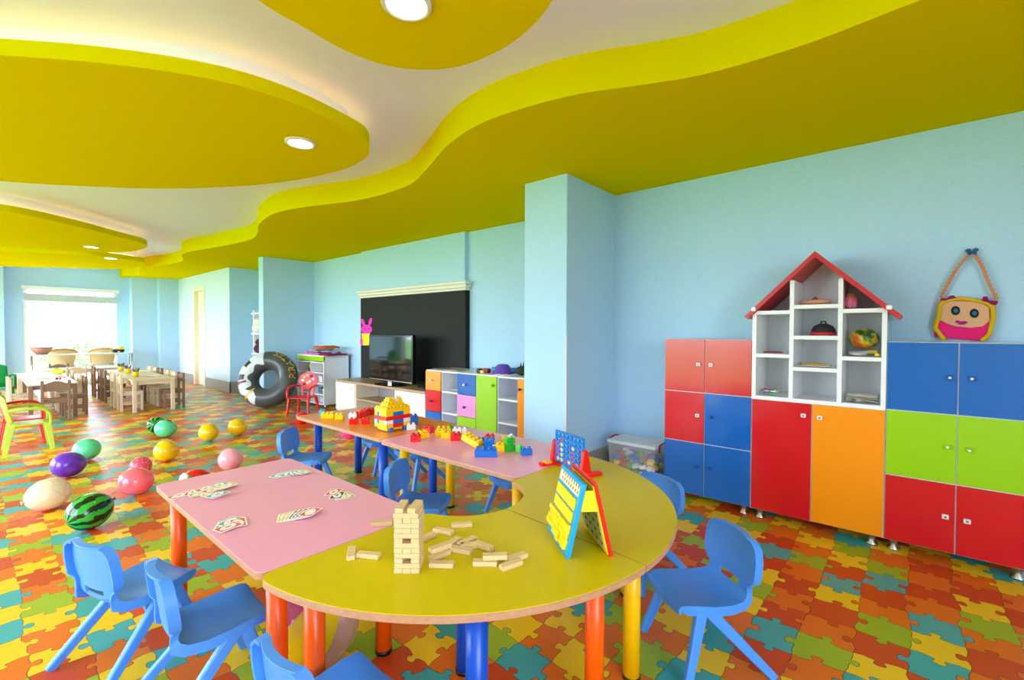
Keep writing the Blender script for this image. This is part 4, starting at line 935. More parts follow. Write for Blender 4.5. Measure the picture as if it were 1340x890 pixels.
rr = random.Random(5)
for r in range(2):
    for c in range(8):
        u = .018 + (wid - .04) * c / 8; v = LB * (.83 + .075 * r)
        leaf_box(fb, u, u + .006, v, v + .009, .001, .0016).build('printed_mark', mat('mark_brown', (150, 70, 40), .6), p_)
for r in range(2):
    for c in range(7):
        u = .016 + (wid - .032) * c / 7; v = LB * (.44 + .175 * r)
        leaf_box(fb, u + .0008, u + (wid - .032) / 7 - .0008, v, v + LB * .145, 0, .005 + rr.uniform(0, .002)).build('letter_tile', SYEL, sb_, bevel=.0015)
for r in range(5):
    for c in range(7):
        u = .016 + (wid - .022) * c / 7 + rr.uniform(-.002, .002); v = LB * (.085 + .066 * r)
        if r == 0 and c in (5, 6): continue
        leaf_box(fb, u, u + (wid - .012) / 7 - .001, v, v + LB * .064, 0, .007 + rr.uniform(0, .006)).build('letter_tile', SYEL, sb_, bevel=.0015)
LR = frd[4]
leaf_box(frd, 0, wid, 0, LR, -.012, 0).build('red_leaf', SRED, sb_, bevel=.004)
leaf_box(frd, .006, wid - .006, .008, LR - .01, -.015, -.012).build('inner_tray', SYEL, sb_)
p_ = leaf_box(frd, .014, wid - .012, .02, LR * .7, -.0165, -.015).build('picture_panel', mat('panel_khaki', (214, 204, 120), .5), sb_)
for r in range(5):
    for c in range(4):
        u = .02 + (wid - .04) * c / 4; v = .03 + LR * .125 * r
        leaf_box(frd, u, u + .012, v, v + .009, -.0172, -.0165).build('printed_mark', mat('mark_green', (80, 96, 50), .6), p_)
fbn = [fb[0] + wv * .008 + fb[2] * (LB * .62) - fb[3] * .014, fb[0] + wv * .008 + fb[2] * (LB * .9) - fb[3] * .014, frd[0] + wv * .008 + frd[2] * (LR * .9) - frd[3] * .015, frd[0] + wv * .008 + frd[2] * (LR * .62) - frd[3] * .015]
b = MB(); q = [p + wv * dd for dd in (0, .004) for p in fbn]; b.add(q, [(0, 1, 2, 3), (7, 6, 5, 4), (0, 4, 5, 1), (1, 5, 6, 2), (2, 6, 7, 3), (3, 7, 4, 0)]); b.build('side_brace', SYEL, sb_)
# ------------------------------------------------------------------ studded toy bricks
BU, BHT = .0288, .034
def brick_mb(nx, ny, h=BHT, b=None, o=(0, 0, 0), studs=True):
    b = b or MB(); x, y, z = o; w_, l_ = nx * BU, ny * BU
    b.box(x - w_ / 2 + .0004, x + w_ / 2 - .0004, y - l_ / 2 + .0004, y + l_ / 2 - .0004, z, z + h)
    if studs:
        for i in range(nx):
            for j in range(ny): b.cyl((x - w_ / 2 + (i + .5) * BU, y - l_ / 2 + (j + .5) * BU, z + h), (x - w_ / 2 + (i + .5) * BU, y - l_ / 2 + (j + .5) * BU, z + h + .012), .0092, .0082, n=10)
    return b
TC = {'red': TRED, 'yellow': TYEL, 'blue': TBLU, 'green': TGRN, 'white': TWHT, 'teal': TTEAL, 'lime': mat('toy_lime', (90, 214, 60), .3)}
def brick(label, px, py, nx, ny, c, ang=0, z=TH, h=BHT, tilt=(0, 0), dz=0):
    p = G(px, py, z); o = brick_mb(nx, ny, h).build('toy_brick', TC[c], bevel=.0018)
    o.location = (p.x, p.y, z + .0005 + dz); o.rotation_euler = (tilt[0], tilt[1], math.radians(ang)); tag(o, label, 'toy brick', 'toy bricks on the tables'); return o
c4_ = lambda x, y: (500 + x / 6.09, 540 + y / 6.09)
brick('red brick nearest the left corner of the brick-strewn pink table', *c4_(268, 226), 2, 2, 'red', 50)
brick('yellow brick between the two red ones at the left of the pink table', *c4_(325, 200), 2, 2, 'yellow', 75)
brick('red brick at the far left end of the pink table', *c4_(370, 160), 2, 2, 'red', 20)
brick('yellow brick standing behind another yellow one, beside the green brick', *c4_(492, 165), 3, 2, 'yellow', -40)
brick('pale yellow brick left of the yellow pair on the pink table', *c4_(462, 186), 1, 2, 'yellow', 20)
brick('front yellow brick of the group beside the small green brick', *c4_(516, 200), 2, 2, 'yellow', 35)
brick('small green brick wedged behind the yellow pair', *c4_(548, 155), 1, 1, 'green', 10)
brick('left white brick at the back of the pink table', *c4_(600, 172), 1, 2, 'white', 30)
brick('right white brick at the back of the pink table', *c4_(660, 176), 1, 1, 'white', 30, h=.036)
brick('red brick in front of the two white ones', *c4_(590, 218), 2, 2, 'red', 42)
brick('long yellow brick leaning in the middle of the pink table', *c4_(712, 270), 2, 4, 'yellow', 12, tilt=(math.radians(22), 0), dz=.018)
brick('small blue brick tucked behind the long leaning yellow one', *c4_(786, 262), 1, 2, 'blue', 20)
brick('long blue brick at the front of the pink table', *c4_(828, 345), 4, 2, 'blue', -47)
brick('red brick behind the blue ones on the pink table', *c4_(856, 232), 2, 2, 'red', 30)
brick('blue brick stacked behind the long blue one', *c4_(856, 296), 2, 2, 'blue', -47, h=.055)
brick('yellow brick left of the green figure on the pink table', *c4_(930, 300), 2, 3, 'yellow', 20)
brick('yellow brick behind the green figure', *c4_(992, 246), 2, 2, 'yellow', 40)
brick('white brick behind the green figure', *c4_(1022, 262), 2, 1, 'white', 20, h=.05)
brick('lower green brick of the little green pile', *c4_(1016, 308), 2, 1, 'green', -20)
brick('upper green brick of the little green pile', *c4_(1016, 308), 2, 1, 'green', -10, h=.024, dz=.0425)
brick('lime green brick behind the rounded blue one', *c4_(1098, 318), 1, 1, 'lime', 0)
brick('blue brick nearest the grid game', *c4_(1150, 338), 2, 1, 'blue', -35, h=.032)
c5_ = lambda x, y: (395 + x / 8.12, 520 + y / 8.12)
brick('teal brick at the far corner of the orange table', *c5_(222, 190), 1, 2, 'teal', 10, h=.036)
brick('long yellow brick beside the teal one on the orange table', *c5_(278, 220), 3, 2, 'yellow', -40)
brick('short yellow brick second along the orange table', *c5_(400, 232), 2, 2, 'yellow', -40)
brick('white brick on the orange table', *c5_(540, 225), 2, 1, 'white', -40)
brick('red brick in front of the white brick on the orange table', *c5_(552, 285), 2, 1, 'red', -40)
brick('red brick standing alone on the orange table', *c5_(678, 285), 2, 1, 'red', -45)
brick('left brick of the red row near the far side of the orange table', *c5_(620, 215), 2, 2, 'red', 10)
brick('middle brick of the red row near the far side of the orange table', *c5_(668, 192), 2, 2, 'red', 25)
brick('right brick of the red row near the far side of the orange table', *c5_(728, 178), 2, 2, 'red', 40)
brick('white brick lying right behind the brick house', *c5_(1160, 345), 2, 1, 'white', -30)
brick('dark blue brick behind the brick house', *c5_(1185, 290), 2, 2, 'blue', -30, h=.06)
# toy brick house on the orange table
hp = G(505.5, 567, TH)
hh = thing('brick_house', 'house of yellow, blue, red and white bricks on blue wheels', 'toy house', (hp.x, hp.y, TH))
u = .0262; LH = .0245; NX, NY = 7, 5; base = .026
def hb(i0, i1, j0, j1, k, c, studs=False, zoff=0):
    b = MB(); b.box(i0 * u + .0004, i1 * u - .0004, j0 * u + .0004, j1 * u - .0004, base + k * LH + .0003, base + (k + 1) * LH)
    if studs:
        for i in range(i0, i1):
            for j in range(j0, j1): b.cyl(((i + .5) * u, (j + .5) * u, base + (k + 1) * LH), ((i + .5) * u, (j + .5) * u, base + (k + 1) * LH + .012), .0095, .0085, n=8)
    b.build('brick', TC[c], hh, bevel=.001, seg=1)
def ring_layer(k, front, left, studs=False):
    i = 0
    for n, c in front: hb(i, i + n, 0, 1, k, c, studs); hb(i, i + n, NY - 1, NY, k, c, studs); i += n
    j = 1
    for n, c in left: hb(0, 1, j, j + n, k, c, studs); hb(NX - 1, NX, j, j + n, k, c, studs); j += n
ring_layer(0, [(2, 'yellow'), (3, 'red'), (2, 'yellow')], [(3, 'yellow')])
ring_layer(1, [(2, 'white'), (3, 'blue'), (2, 'white')], [(2, 'yellow'), (1, 'blue')])
ring_layer(2, [(7, 'red')], [(3, 'red')])
ring_layer(3, [(2, 'yellow'), (3, 'blue'), (2, 'yellow')], [(2, 'yellow'), (1, 'blue')])
ring_layer(4, [(2, 'yellow'), (3, 'yellow'), (2, 'yellow')], [(3, 'yellow')], True)
hb(1, 6, 1, 4, 4, 'yellow', False)
hb(1, 3, 1, 4, 5, 'yellow', True); hb(3, 6, 1, 4, 5, 'yellow', True); hb(2, 4, 2, 4, 6, 'yellow', True); hb(4, 5, 2, 3, 6, 'white', True); hb(5, 6, 2, 4, 6, 'yellow', True)
for i, j in ((1, 0), (5, 0), (1, NY), (5, NY)):
    yy0 = j * u + (-.004 if j == 0 else -.018)
    MB().cyl((i * u + .013, yy0, .0145), (i * u + .013, yy0 + .022, .0145), .0142, n=18).build('wheel', TC['blue'], hh)
MB().box(u * .6, u * 6.4, u * .6, u * 4.4, .008, base).build('chassis', TC['yellow'], hh)
# bricks inside the clear storage box
rr = random.Random(12); cols_ = ['red', 'white', 'green', 'blue', 'yellow', 'blue', 'green', 'white']
protos = {}
for lvl in range(4):
    for iy in range(6):
        for ix in range(4):
            if lvl == 3 and rr.random() < .45: continue
            c = cols_[rr.randrange(8)]
            if c not in protos: protos[c] = o = brick_mb(2, 2, .030).build('box_brick', TC[c]); o.scale = (.80, .80, .80)
            else: o = protos[c].copy(); COL.objects.link(o)
            sc = .86 + .03 * lvl
            o.location = ((BX0 + BX1) / 2 + (ix - 1.5) * .060 * sc + rr.uniform(-.002, .002), (BY0 + BY1) / 2 + (iy - 2.5) * .060 * sc + rr.uniform(-.002, .002), .014 + lvl * .054 + rr.uniform(0, .006))
            o.rotation_euler = (rr.uniform(-.35, .35), rr.uniform(-.35, .35), rr.uniform(0, 3))
            tag(o, f'small {c} brick in the mix inside the clear storage box', 'toy brick', f'{c} bricks in the storage box')
# ================================================================== BALLOONS ON THE FLOOR
def balloon(label, px, py, r, M, long=1.08, ang=0.0, tilt=0.0, name='balloon'):
    p = G(px, py, r); t = thing(name, label, 'balloon', (p.x, p.y, r + .0005), 0, 'balloons on the floor')
    t.rotation_euler = (0, tilt, math.radians(ang))
    b = MB(); nu, nv = 32, 20; prof = []
    for j in range(nv + 1):
        a = PI * j / nv; x = -math.cos(a); rad = math.sin(a) * (1 - .05 * x)
        prof.append((x * r * long * 1.0, rad * r * .985))
    vs = [(x, q * math.cos(2 * PI * i / nu), q * math.sin(2 * PI * i / nu)) for x, q in prof for i in range(nu)]
    b.add(vs, [(j * nu + i, j * nu + (i + 1) % nu, (j + 1) * nu + (i + 1) % nu, (j + 1) * nu + i) for j in range(nv) for i in range(nu)], 0, True)
    b.build('skin', M, t)
    k = MB(); k.cyl((r * long * .99, 0, 0), (r * long + .008, 0, 0), .006, .004, 10); k.cyl((r * long + .008, 0, 0), (r * long + .016, 0, 0), .004, .011, 10); k.build('knot', M, t)
    return t
def latex(key, c=(0, 0, 0)): return mat(key, c, .16, coat=.4, spec=.5)
def melon():
    M = mat('melon_skin', (34, 150, 40), .18, coat=.3); nt = M.node_tree; bs_ = nt.nodes['Principled BSDF']
    tc = nt.nodes.new('ShaderNodeTexCoord'); sp = nt.nodes.new('ShaderNodeSeparateXYZ'); nt.links.new(tc.outputs['Object'], sp.inputs[0])
    at = nt.nodes.new('ShaderNodeMath'); at.operation = 'ARCTAN2'; nt.links.new(sp.outputs[1], at.inputs[0]); nt.links.new(sp.outputs[2], at.inputs[1])
    n = nt.nodes.new('ShaderNodeTexNoise'); n.inputs['Scale'].default_value = 22; n.inputs['Detail'].default_value = 3; nt.links.new(tc.outputs['Object'], n.inputs['Vector'])
    ml = nt.nodes.new('ShaderNodeMath'); ml.operation = 'MULTIPLY_ADD'; ml.inputs[1].default_value = 9; nt.links.new(at.outputs[0], ml.inputs[0])
    m2 = nt.nodes.new('ShaderNodeMath'); m2.operation = 'MULTIPLY'; m2.inputs[1].default_value = 5; nt.links.new(n.outputs['Fac'], m2.inputs[0]); nt.links.new(m2.outputs[0], ml.inputs[2])
    sn = nt.nodes.new('ShaderNodeMath'); sn.operation = 'SINE'; nt.links.new(ml.outputs[0], sn.inputs[0])
    r = nt.nodes.new('ShaderNodeValToRGB'); e = r.color_ramp.elements; e[0].position = .50; e[0].color = lin((8, 34, 22)) + (1,); e[1].position = .60; e[1].color = lin((40, 170, 48)) + (1,)
    mr = nt.nodes.new('ShaderNodeMapRange'); mr.inputs[1].default_value = -1; mr.inputs[2].default_value = 1; nt.links.new(sn.outputs[0], mr.inputs[0]); nt.links.new(mr.outputs[0], r.inputs[0]); nt.links.new(r.outputs[0], bs_.inputs['Base Color']); return M
def dotted(key, base, dot, scale):
    M = mat(key, base, .2, coat=.3); nt = M.node_tree; tc = nt.nodes.new('ShaderNodeTexCoord'); v = nt.nodes.new('ShaderNodeTexVoronoi'); v.inputs['Scale'].default_value = scale
    r = nt.nodes.new('ShaderNodeValToRGB'); r.color_ramp.interpolation = 'CONSTANT'; e = r.color_ramp.elements; e[0].color = lin(dot) + (1,); e[1].position = .28; e[1].color = lin(base) + (1,)
    nt.links.new(tc.outputs['Object'], v.inputs['Vector']); nt.links.new(v.outputs['Distance'], r.inputs[0]); nt.links.new(r.outputs[0], nt.nodes['Principled BSDF'].inputs['Base Color']); return M
def seamed(key, base, line, scale):
    M = mat(key, base, .3, coat=.2); nt = M.node_tree; tc = nt.nodes.new('ShaderNodeTexCoord'); v = nt.nodes.new('ShaderNodeTexVoronoi'); v.feature = 'DISTANCE_TO_EDGE'; v.inputs['Scale'].default_value = scale
    r = nt.nodes.new('ShaderNodeValToRGB'); e = r.color_ramp.elements; e[0].color = lin(line) + (1,); e[1].position = .03; e[1].color = lin(base) + (1,)
    nt.links.new(tc.outputs['Object'], v.inputs['Vector']); nt.links.new(v.outputs['Distance'], r.inputs[0]); nt.links.new(r.outputs[0], nt.nodes['Principled BSDF'].inputs['Base Color']); return M
MEL = melon()
BY_ = latex('latex_yellow', (244, 196, 8)); BM_ = latex('latex_mint', (96, 222, 160))
t = balloon('cream balloon printed like a ball, leftmost on the floor', 63, 647, .100, seamed('latex_cream', (232, 214, 176), (208, 186, 146), 15), 1.14, 200, .1)
b = MB(); b.ell((.0, -.03, .094), (.014, .02, .004), 12, 6); b.build('print_patch', mat('patch_brown', (150, 80, 50), .5), t)
balloon('watermelon-striped balloon in front, between the cream balloon and the chairs', 118, 669, .102, MEL, 1.10, 20, -.25)
balloon('purple balloon lying next to the mint green one', 90, 608, .098, latex('latex_purple', (98, 42, 176)), 1.12, 10, .1)
balloon('mint green balloon beside the purple one', 114, 588, .096, BM_, 1.08, 40, .2)
balloon('small pink dotted balloon behind the coral one', 184, 610, .075, dotted('latex_polka', (236, 70, 100), (250, 170, 180), 60), 1.05, 90)
t = balloon('coral pink balloon with a small animal print', 178, 630, .095, latex('latex_coral', (252, 106, 118)), 1.10, -30, .2)
b = MB(); b.ell((-.02, -.088, .0), (.022, .006, .014), 12, 6); b.build('print_patch', mat('patch_tan', (206, 130, 100), .4), t)
balloon('yellow balloon nearest the mint one with a black print', 218, 590, .092, BY_, 1.08, 30, .1)
balloon('yellow balloon in the middle of three, in front of the pale pink one', 273, 566, .092, BY_, 1.04, 60, .3)
balloon('farthest right yellow balloon on the floor', 311, 559, .093, BY_, 1.06, 20, .2)
balloon('pale pink balloon behind the pink card table', 302, 601, .091, latex('latex_pale_pink', (252, 170, 182)), 1.06, 40, .2)
t = balloon('mint green balloon with a black print beside the far watermelon balloon', 217, 561, .095, BM_, 1.10, 20, .2)
b = MB(); b.ell((0, -.03, .088), (.03, .022, .006), 12, 6); b.build('print_patch', mat('patch_dark', (40, 50, 40), .4), t)
balloon('far watermelon-striped balloon behind a mint green one', 205, 556, .092, MEL, 1.06, 60, .3)
t = balloon('red balloon with a white and green end behind the pink card table', 257, 630, .088, latex('latex_red', (230, 24, 30)), 1.12, 10)
b = MB(); b.ell((-.072, 0, .022), (.03, .055, .055), 16, 10); b.build('white_end', mat('patch_white', (240, 236, 214), .3), t); b = MB(); b.ell((-.06, -.05, .05), (.02, .014, .016), 10, 6); b.build('leaf_print', mat('patch_green', (70, 130, 50), .4), t)
balloon('red ball peeking out behind the far corner of the orange table', 396, 547, .080, latex('latex_red'), 1.0, 0, name='red_ball')
balloon('hot pink balloon seen under the orange table', 458, 565, .085, latex('latex_hot_pink', (250, 60, 150)), 1.05, 0)
# see-through beach ball under the tables
BBC = Vector((.755, 1.545, .150))
bb = thing('beach_ball', 'see-through beach ball with coloured panels under the tables', 'beach ball', BBC); bb.rotation_euler = (.5, .3, .4)
for k, (c, a) in enumerate((((232, 226, 20), .2), ((200, 220, 60), .5), ((236, 50, 160), .25), ((244, 204, 20), .2), ((236, 120, 180), .45), ((140, 214, 20), .2))):
    b = MB(); nu, nv = 6, 16; vs = []
    for i in range(nu + 1):
        th = (k + i / nu) * PI / 3
        for j in range(nv + 1): ph = PI * j / nv; vs.append((.148 * math.sin(ph) * math.cos(th), .148 * math.sin(ph) * math.sin(th), .148 * math.cos(ph)))
    b.add(vs, [(i * (nv + 1) + j, (i + 1) * (nv + 1) + j, (i + 1) * (nv + 1) + j + 1, i * (nv + 1) + j + 1) for i in range(nu) for j in range(nv)], 0, True)
    b.build('vinyl_panel', see_through('vinyl_%d' % k, c, a, .12), bb)
MB().cyl((0, 0, .146), (0, 0, .153), .014, n=14).build('valve', mat('valve_white', (230, 230, 226), .4), bb)
# ================================================================== SMALL ARMCHAIRS OF MOULDED PLASTIC
def armchair(label, x, y, a, M, s=1.0, round_back=False, sh=.265):
    t = thing('toddler_armchair', label, 'chair', (x, y, 0), math.radians(a)); t.scale = (s, s, s)
    MB().prism([(px, py) for px, py in rrect(-.13, .14, -.135, .135, .03)], sh - .014, sh).build('seat', M, t, bevel=.004)
    b = MB()
    if round_back:
        pts = [(.134 * math.cos(2 * PI * i / 28), .118 * math.sin(2 * PI * i / 28)) for i in range(28)]
        n = 28; vs = [(-.155 - (.03 * v) / .11 * .3, u, .455 + v) for u, v in pts] + [(-.143 - (.03 * v) / .11 * .3, u, .455 + v) for u, v in pts]
        b.add(vs, [list(range(n)), [n + i for i in reversed(range(n))]] + [(i, n + i, n + (i + 1) % n, (i + 1) % n) for i in range(n)])
        b.build('backrest', M, t, bevel=.004)
        rr = random.Random(8)
        for i in range(9):
            th = i * 2 * PI / 9 + .3; q = .075 if i < 6 else .03; c = ((250, 250, 250), (40, 30, 40), (250, 190, 190), (250, 210, 60))[i % 4]
            f = MB(); f.ell((-.139 - .008 * math.sin(th), q * math.cos(th), .455 + q * math.sin(th)), (.004, .022, .018), 10, 6); f.build('flower_print', mat('print_%d' % (i % 4), c, .35), t)
        for s_ in (-1, 1): MB().beam((-.135, s_ * .075, sh - .01), (-.148, s_ * .085, .40), .022, .016).build('back_post', M, t, bevel=.004)
    else:
        n = 10; vs = []
        for i in range(n + 1):
            u = -1 + 2 * i / n
            for z, w_ in ((sh + .02, .12), (sh + .12, .132), (sh + .24, .13), (sh + .285 - .025 * u * u, .118)): vs.append((-.13 - (z - sh) * .22 + .03 * u * u, u * w_, z))
        b.add(vs, [(i * 4 + j, (i + 1) * 4 + j, (i + 1) * 4 + j + 1, i * 4 + j + 1) for i in range(n) for j in range(3)], 0, True); b.build('backrest', M, t, solid=.012)
    for s_ in (-1, 1):
        MB().tube(spline([(-.15, s_ * .132, sh + .13), (-.05, s_ * .158, sh + .145), (.07, s_ * .158, sh + .14), (.135, s_ * .15, sh + .09), (.145, s_ * .143, sh - .02)], 5), .014, 8).build('armrest', M, t)
        MB().beam((.125, s_ * .128, sh - .01), (.155, s_ * .150, 0), .024, .05, 0, .02, .035).build('leg', M, t, bevel=.004)
        MB().beam((-.115, s_ * .122, sh - .01), (-.16, s_ * .145, 0), .024, .05, 0, .02, .035).build('leg', M, t, bevel=.004)
    return t
PL_RED = mat('plastic_red', (226, 24, 24), .3); PL_LIME = mat('plastic_lime', (188, 214, 60), .35); PL_GREEN = mat('plastic_green', (0, 156, 76), .4)
armchair('red plastic toddler armchair with a round printed back beside the toy rack', 2.93, 6.30, 218, PL_RED, 1.0, True, .25)
armchair('lime green plastic armchair at the left edge of the photo', .325, 6.43, 0, PL_LIME)
armchair('red plastic armchair standing behind the lime green one', .315, 6.80, 0, PL_RED)
armchair('green plastic chair at the left edge behind the brown table', .16, 9.76, 80, PL_GREEN, 1.25)
# ================================================================== WOODEN TABLES AND CHAIRS AT THE WINDOW END
FT = .46
def wtable(label, x0, x1, y0, y1, ML, MT):
    t = thing('wooden_table', label, 'table', ((x0 + x1) / 2, (y0 + y1) / 2, 0), 0, 'low wooden tables'); w_, l_ = (x1 - x0) / 2, (y1 - y0) / 2
    MB().box(-w_, w_, -l_, l_, FT - .02, FT).build('tabletop', MT, t, bevel=.003)
    b = MB(); b.box(-w_ + .03, w_ - .03, -l_ + .03, -l_ + .045, FT - .075, FT - .02); b.box(-w_ + .03, w_ - .03, l_ - .045, l_ - .03, FT - .075, FT - .02); b.box(-w_ + .03, -w_ + .045, -l_ + .045, l_ - .045, FT - .075, FT - .02); b.box(w_ - .045, w_ - .03, -l_ + .045, l_ - .045, FT - .075, FT - .02); b.build('apron', ML, t)
    for i in (-1, 1):
        for j in (-1, 1): cx, cy = i * (w_ - .03), j * (l_ - .03); MB().box(cx - .022, cx + .022, cy - .022, cy + .022, 0, FT - .02).build('leg', ML, t, bevel=.003)
    return t
WT = mat('white_tabletop', (222, 218, 208), .4)
wtable('low pale wooden table nearest the door, carrying the pencil cups', 1.41, 1.91, 8.14, 9.34, WOODL, WOODL)
wtable('low pale wooden table behind the one with pencil cups', 1.41, 1.91, 9.36, 10.56, WOODL, WOODL)
wtable('low brown-legged table with a white top at the left', .42, .89, 8.40, 9.55, WOODD, WT)
wtable('low white-topped table behind the brown-legged one', .42, .89, 9.57, 10.75, WOODL, WT)
wtable('low white table set crosswise near the window', .75, 1.75, 11.25, 11.75, WOODL, WT)
def wchair(label, x, y, a, M):
    t = thing('wooden_chair', label, 'chair', (x, y, 0), math.radians(a), 'small wooden chairs')
    MB().box(-.11, .13, -.115, .115, .262, .280).build('seat', M, t, bevel=.004)
    for s_ in (-1, 1):
        MB().box(-.135, -.105, s_ * .122 - .015, s_ * .122 + .015, 0, .52).build('rear_post', M, t, bevel=.003)
        MB().box(.095, .125, s_ * .108 - .014, s_ * .108 + .014, 0, .262).build('leg', M, t, bevel=.003)
        MB().box(-.105, .095, s_ * .115 - .008, s_ * .115 + .008, .09, .115).build('side_stretcher', M, t)
        MB().box(-.105, .12, s_ * .118 - .008, s_ * .118 + .008, .225, .262).build('side_rail', M, t)
    n = 8; top = [(-.107 + .214 * i / n, .475 + .035 * math.sin(PI * i / n)) for i in range(n + 1)]
    pts = [(-.107, .385), (.107, .385)] + top[::-1]; k = len(pts); vs = [(-.126, u, z) for u, z in pts] + [(-.114, u, z) for u, z in pts]
    b = MB(); b.add(vs, [list(range(k)), [k + i for i in reversed(range(k))]] + [(i, k + i, k + (i + 1) % k, (i + 1) % k) for i in range(k)]); b.build('back_slat', M, t)
    MB().box(-.126, -.114, -.107, .107, .232, .262).build('back_rail', M, t)
    return t
protoL = wchair('pale wooden chair nearest on the left side of the pencil-cup table', 1.455, 8.52, 0, WOODL)
protoD = wchair('dark wooden chair nearest on the right side of the pencil-cup table', 1.905, 8.345, 180, WOODD)
for p_, x, y, a, lab in ((protoL, 1.455, 9.0, 0, 'second pale wooden chair on the left side of the pencil-cup table'), (protoD, 1.455, 9.72, 0, 'nearest dark wooden chair on the left of the second pale table'),
                      (protoD, 1.455, 10.12, 0, 'second dark wooden chair on the left of the second pale table'), (protoD, 1.455, 10.72, 0, 'farthest dark wooden chair on the left of the pale tables'),
                      (protoL, 1.905, 8.735, 180, 'second chair, pale, on the right of the pencil-cup table'), (protoL, 1.905, 9.12, 180, 'third chair, pale, on the right of the pencil-cup table'), (protoD, 1.905, 9.54, 180, 'fourth chair, dark, on the right of the pale tables'),
                      (protoL, 1.905, 9.90, 180, 'fifth chair, pale, on the right of the pale tables'), (protoL, 1.905, 10.27, 180, 'sixth and farthest chair, pale, on the right of the pale tables'),
                      (protoD, .655, 8.23, 90, 'brown wooden chair seen from behind at the near end of the brown table'), (protoD, .865, 8.66, 180, 'brown wooden chair on the right side of the brown table'),
                      (protoL, .865, 9.15, 180, 'pale wooden chair on the right side of the brown table'), (protoL, .865, 9.9, 180, 'nearest pale wooden chair on the right of the table behind the brown one'),
                      (protoL, .40, 8.72, 0, 'pale wooden chair at the left edge tucked under the brown table'), (protoL, .40, 9.15, 0, 'second pale wooden chair on the left of the brown table'),
                      (protoL, 1.15, 11.1, 90, 'pale wooden chair in front of the crosswise white table'), (protoD, 1.02, 11.95, -90, 'dark wooden chair behind the crosswise white table')):
    dup(p_, lab, (x, y, 0), math.radians(a))
cf = lambda x, y: G(110 + x / 8.933, 460 + y / 8.933, FT)
rr = random.Random(6)
for i, (x, y, lab) in enumerate(((435, 228, 'farthest yellow pencil cup on the pale table'), (515, 256, 'middle yellow pencil cup on the pale table'), (606, 296, 'nearest yellow pencil cup on the pale table'))):
    p = cf(x, y); t = thing('pencil_cup', lab, 'pencil cup', (p.x, p.y, FT), 0, 'yellow pencil cups')
    MB().lathe([(.0001, .001), (.034, .001), (.040, .078), (.037, .078), (.031, .004), (.0001, .004)], 18).build('cup', mat('cup_yellow', (226, 196, 20), .35), t)
    for k in range(9):
        a = k * 2 * PI / 9; MB().cyl((.012 * math.cos(a), .012 * math.sin(a), .006), (.045 * math.cos(a), .045 * math.sin(a), .11 + .03 * rr.random()), .005, n=6).build('pencil', mat('cup_pencil_%d' % (k % 5), ((90, 40, 60), (40, 50, 110), (60, 110, 60), (120, 70, 40), (60, 40, 90))[k % 5], .5), t)
p = cf(770, 292); t = thing('magazine', 'open magazine lying on the pale table beside the nearest pencil cup', 'magazine', (p.x, p.y, FT), .3); MB().box(-.10, 0, -.11, .11, .001, .008).build('page', mat('page_grey', (176, 172, 160), .5, var=.4, vscale=20), t); MB().box(0, .10, -.11, .11, .001, .010).build('page', PAPER, t)
p = cf(700, 232); t = thing('paper_sheet', 'blue-grey printed sheet on the pale table behind the magazine', 'paper', (p.x, p.y, FT), .1); MB().box(-.12, .12, -.15, .15, .001, .004).build('sheet', mat('sheet_blue', (150, 160, 170), .5, var=.3, vscale=14), t); MB().box(-.1, .1, -.12, .12, .004, .005).build('print', PAPER, t)
cg = lambda x, y: G(x / 9.892, 430 + y / 9.892, FT)
p = cg(750, 590); t = thing('toy_boat', 'yellow-green toy lying on the brown table', 'toy', (p.x, p.y, FT), .5); b = MB(); b.ell((0, 0, .04), (.05, .13, .04), 18, 10); b.build('hull', mat('toy_yellow_green', (204, 210, 20), .4), t); b = MB(); b.ell((.01, .05, .07), (.03, .06, .03), 14, 8); b.build('canopy', mat('toy_olive', (150, 160, 20), .4), t)
p = cg(800, 630); t = thing('toy_boomerang', 'orange strip beside the yellow-green toy', 'toy', (p.x, p.y, FT), .2); MB().box(-.02, .02, -.1, .1, .001, .012).build('strip', mat('toy_orange', (236, 110, 40), .4), t, bevel=.003); MB().box(-.022, .022, .05, .07, .012, .016).build('band', TRED, t)
for i, (x, y, c, lab) in enumerate(((735, 662, (70, 20, 40), 'dark red bead at the near edge of the brown table'), (778, 662, (220, 30, 70), 'pink bead at the near edge of the brown table'))):
    p = cg(x, y); tag(MB().ell((0, 0, .016), (.016, .016, .016), 12, 8).build('bead', mat('bead_%d' % i, c, .3), loc=(p.x, p.y, FT)), lab, 'bead')
for i, (x, y, a, c, lab) in enumerate(((420, 610, .3, (206, 220, 206), 'pale green drawing at the left of the brown table'), (560, 650, -.2, (220, 190, 160), 'tan drawing in front of the yellow-green toy'), (600, 545, .1, (232, 200, 210), 'pink tinted drawing at the middle of the brown table'), (680, 520, .4, (170, 210, 226), 'light blue drawing at the far part of the brown table'))):
    p = cg(x, y); t = thing('drawing', lab, 'paper', (p.x, p.y, FT), a); MB().box(-.09, .09, -.12, .12, .001 + .001 * i, .003 + .001 * i).build('sheet', PAPER, t); MB().box(-.07, .07, -.09, .09, .003 + .001 * i, .0036 + .001 * i).build('picture', mat('drawing_%d' % i, c, .7, var=.25, vscale=18), t)
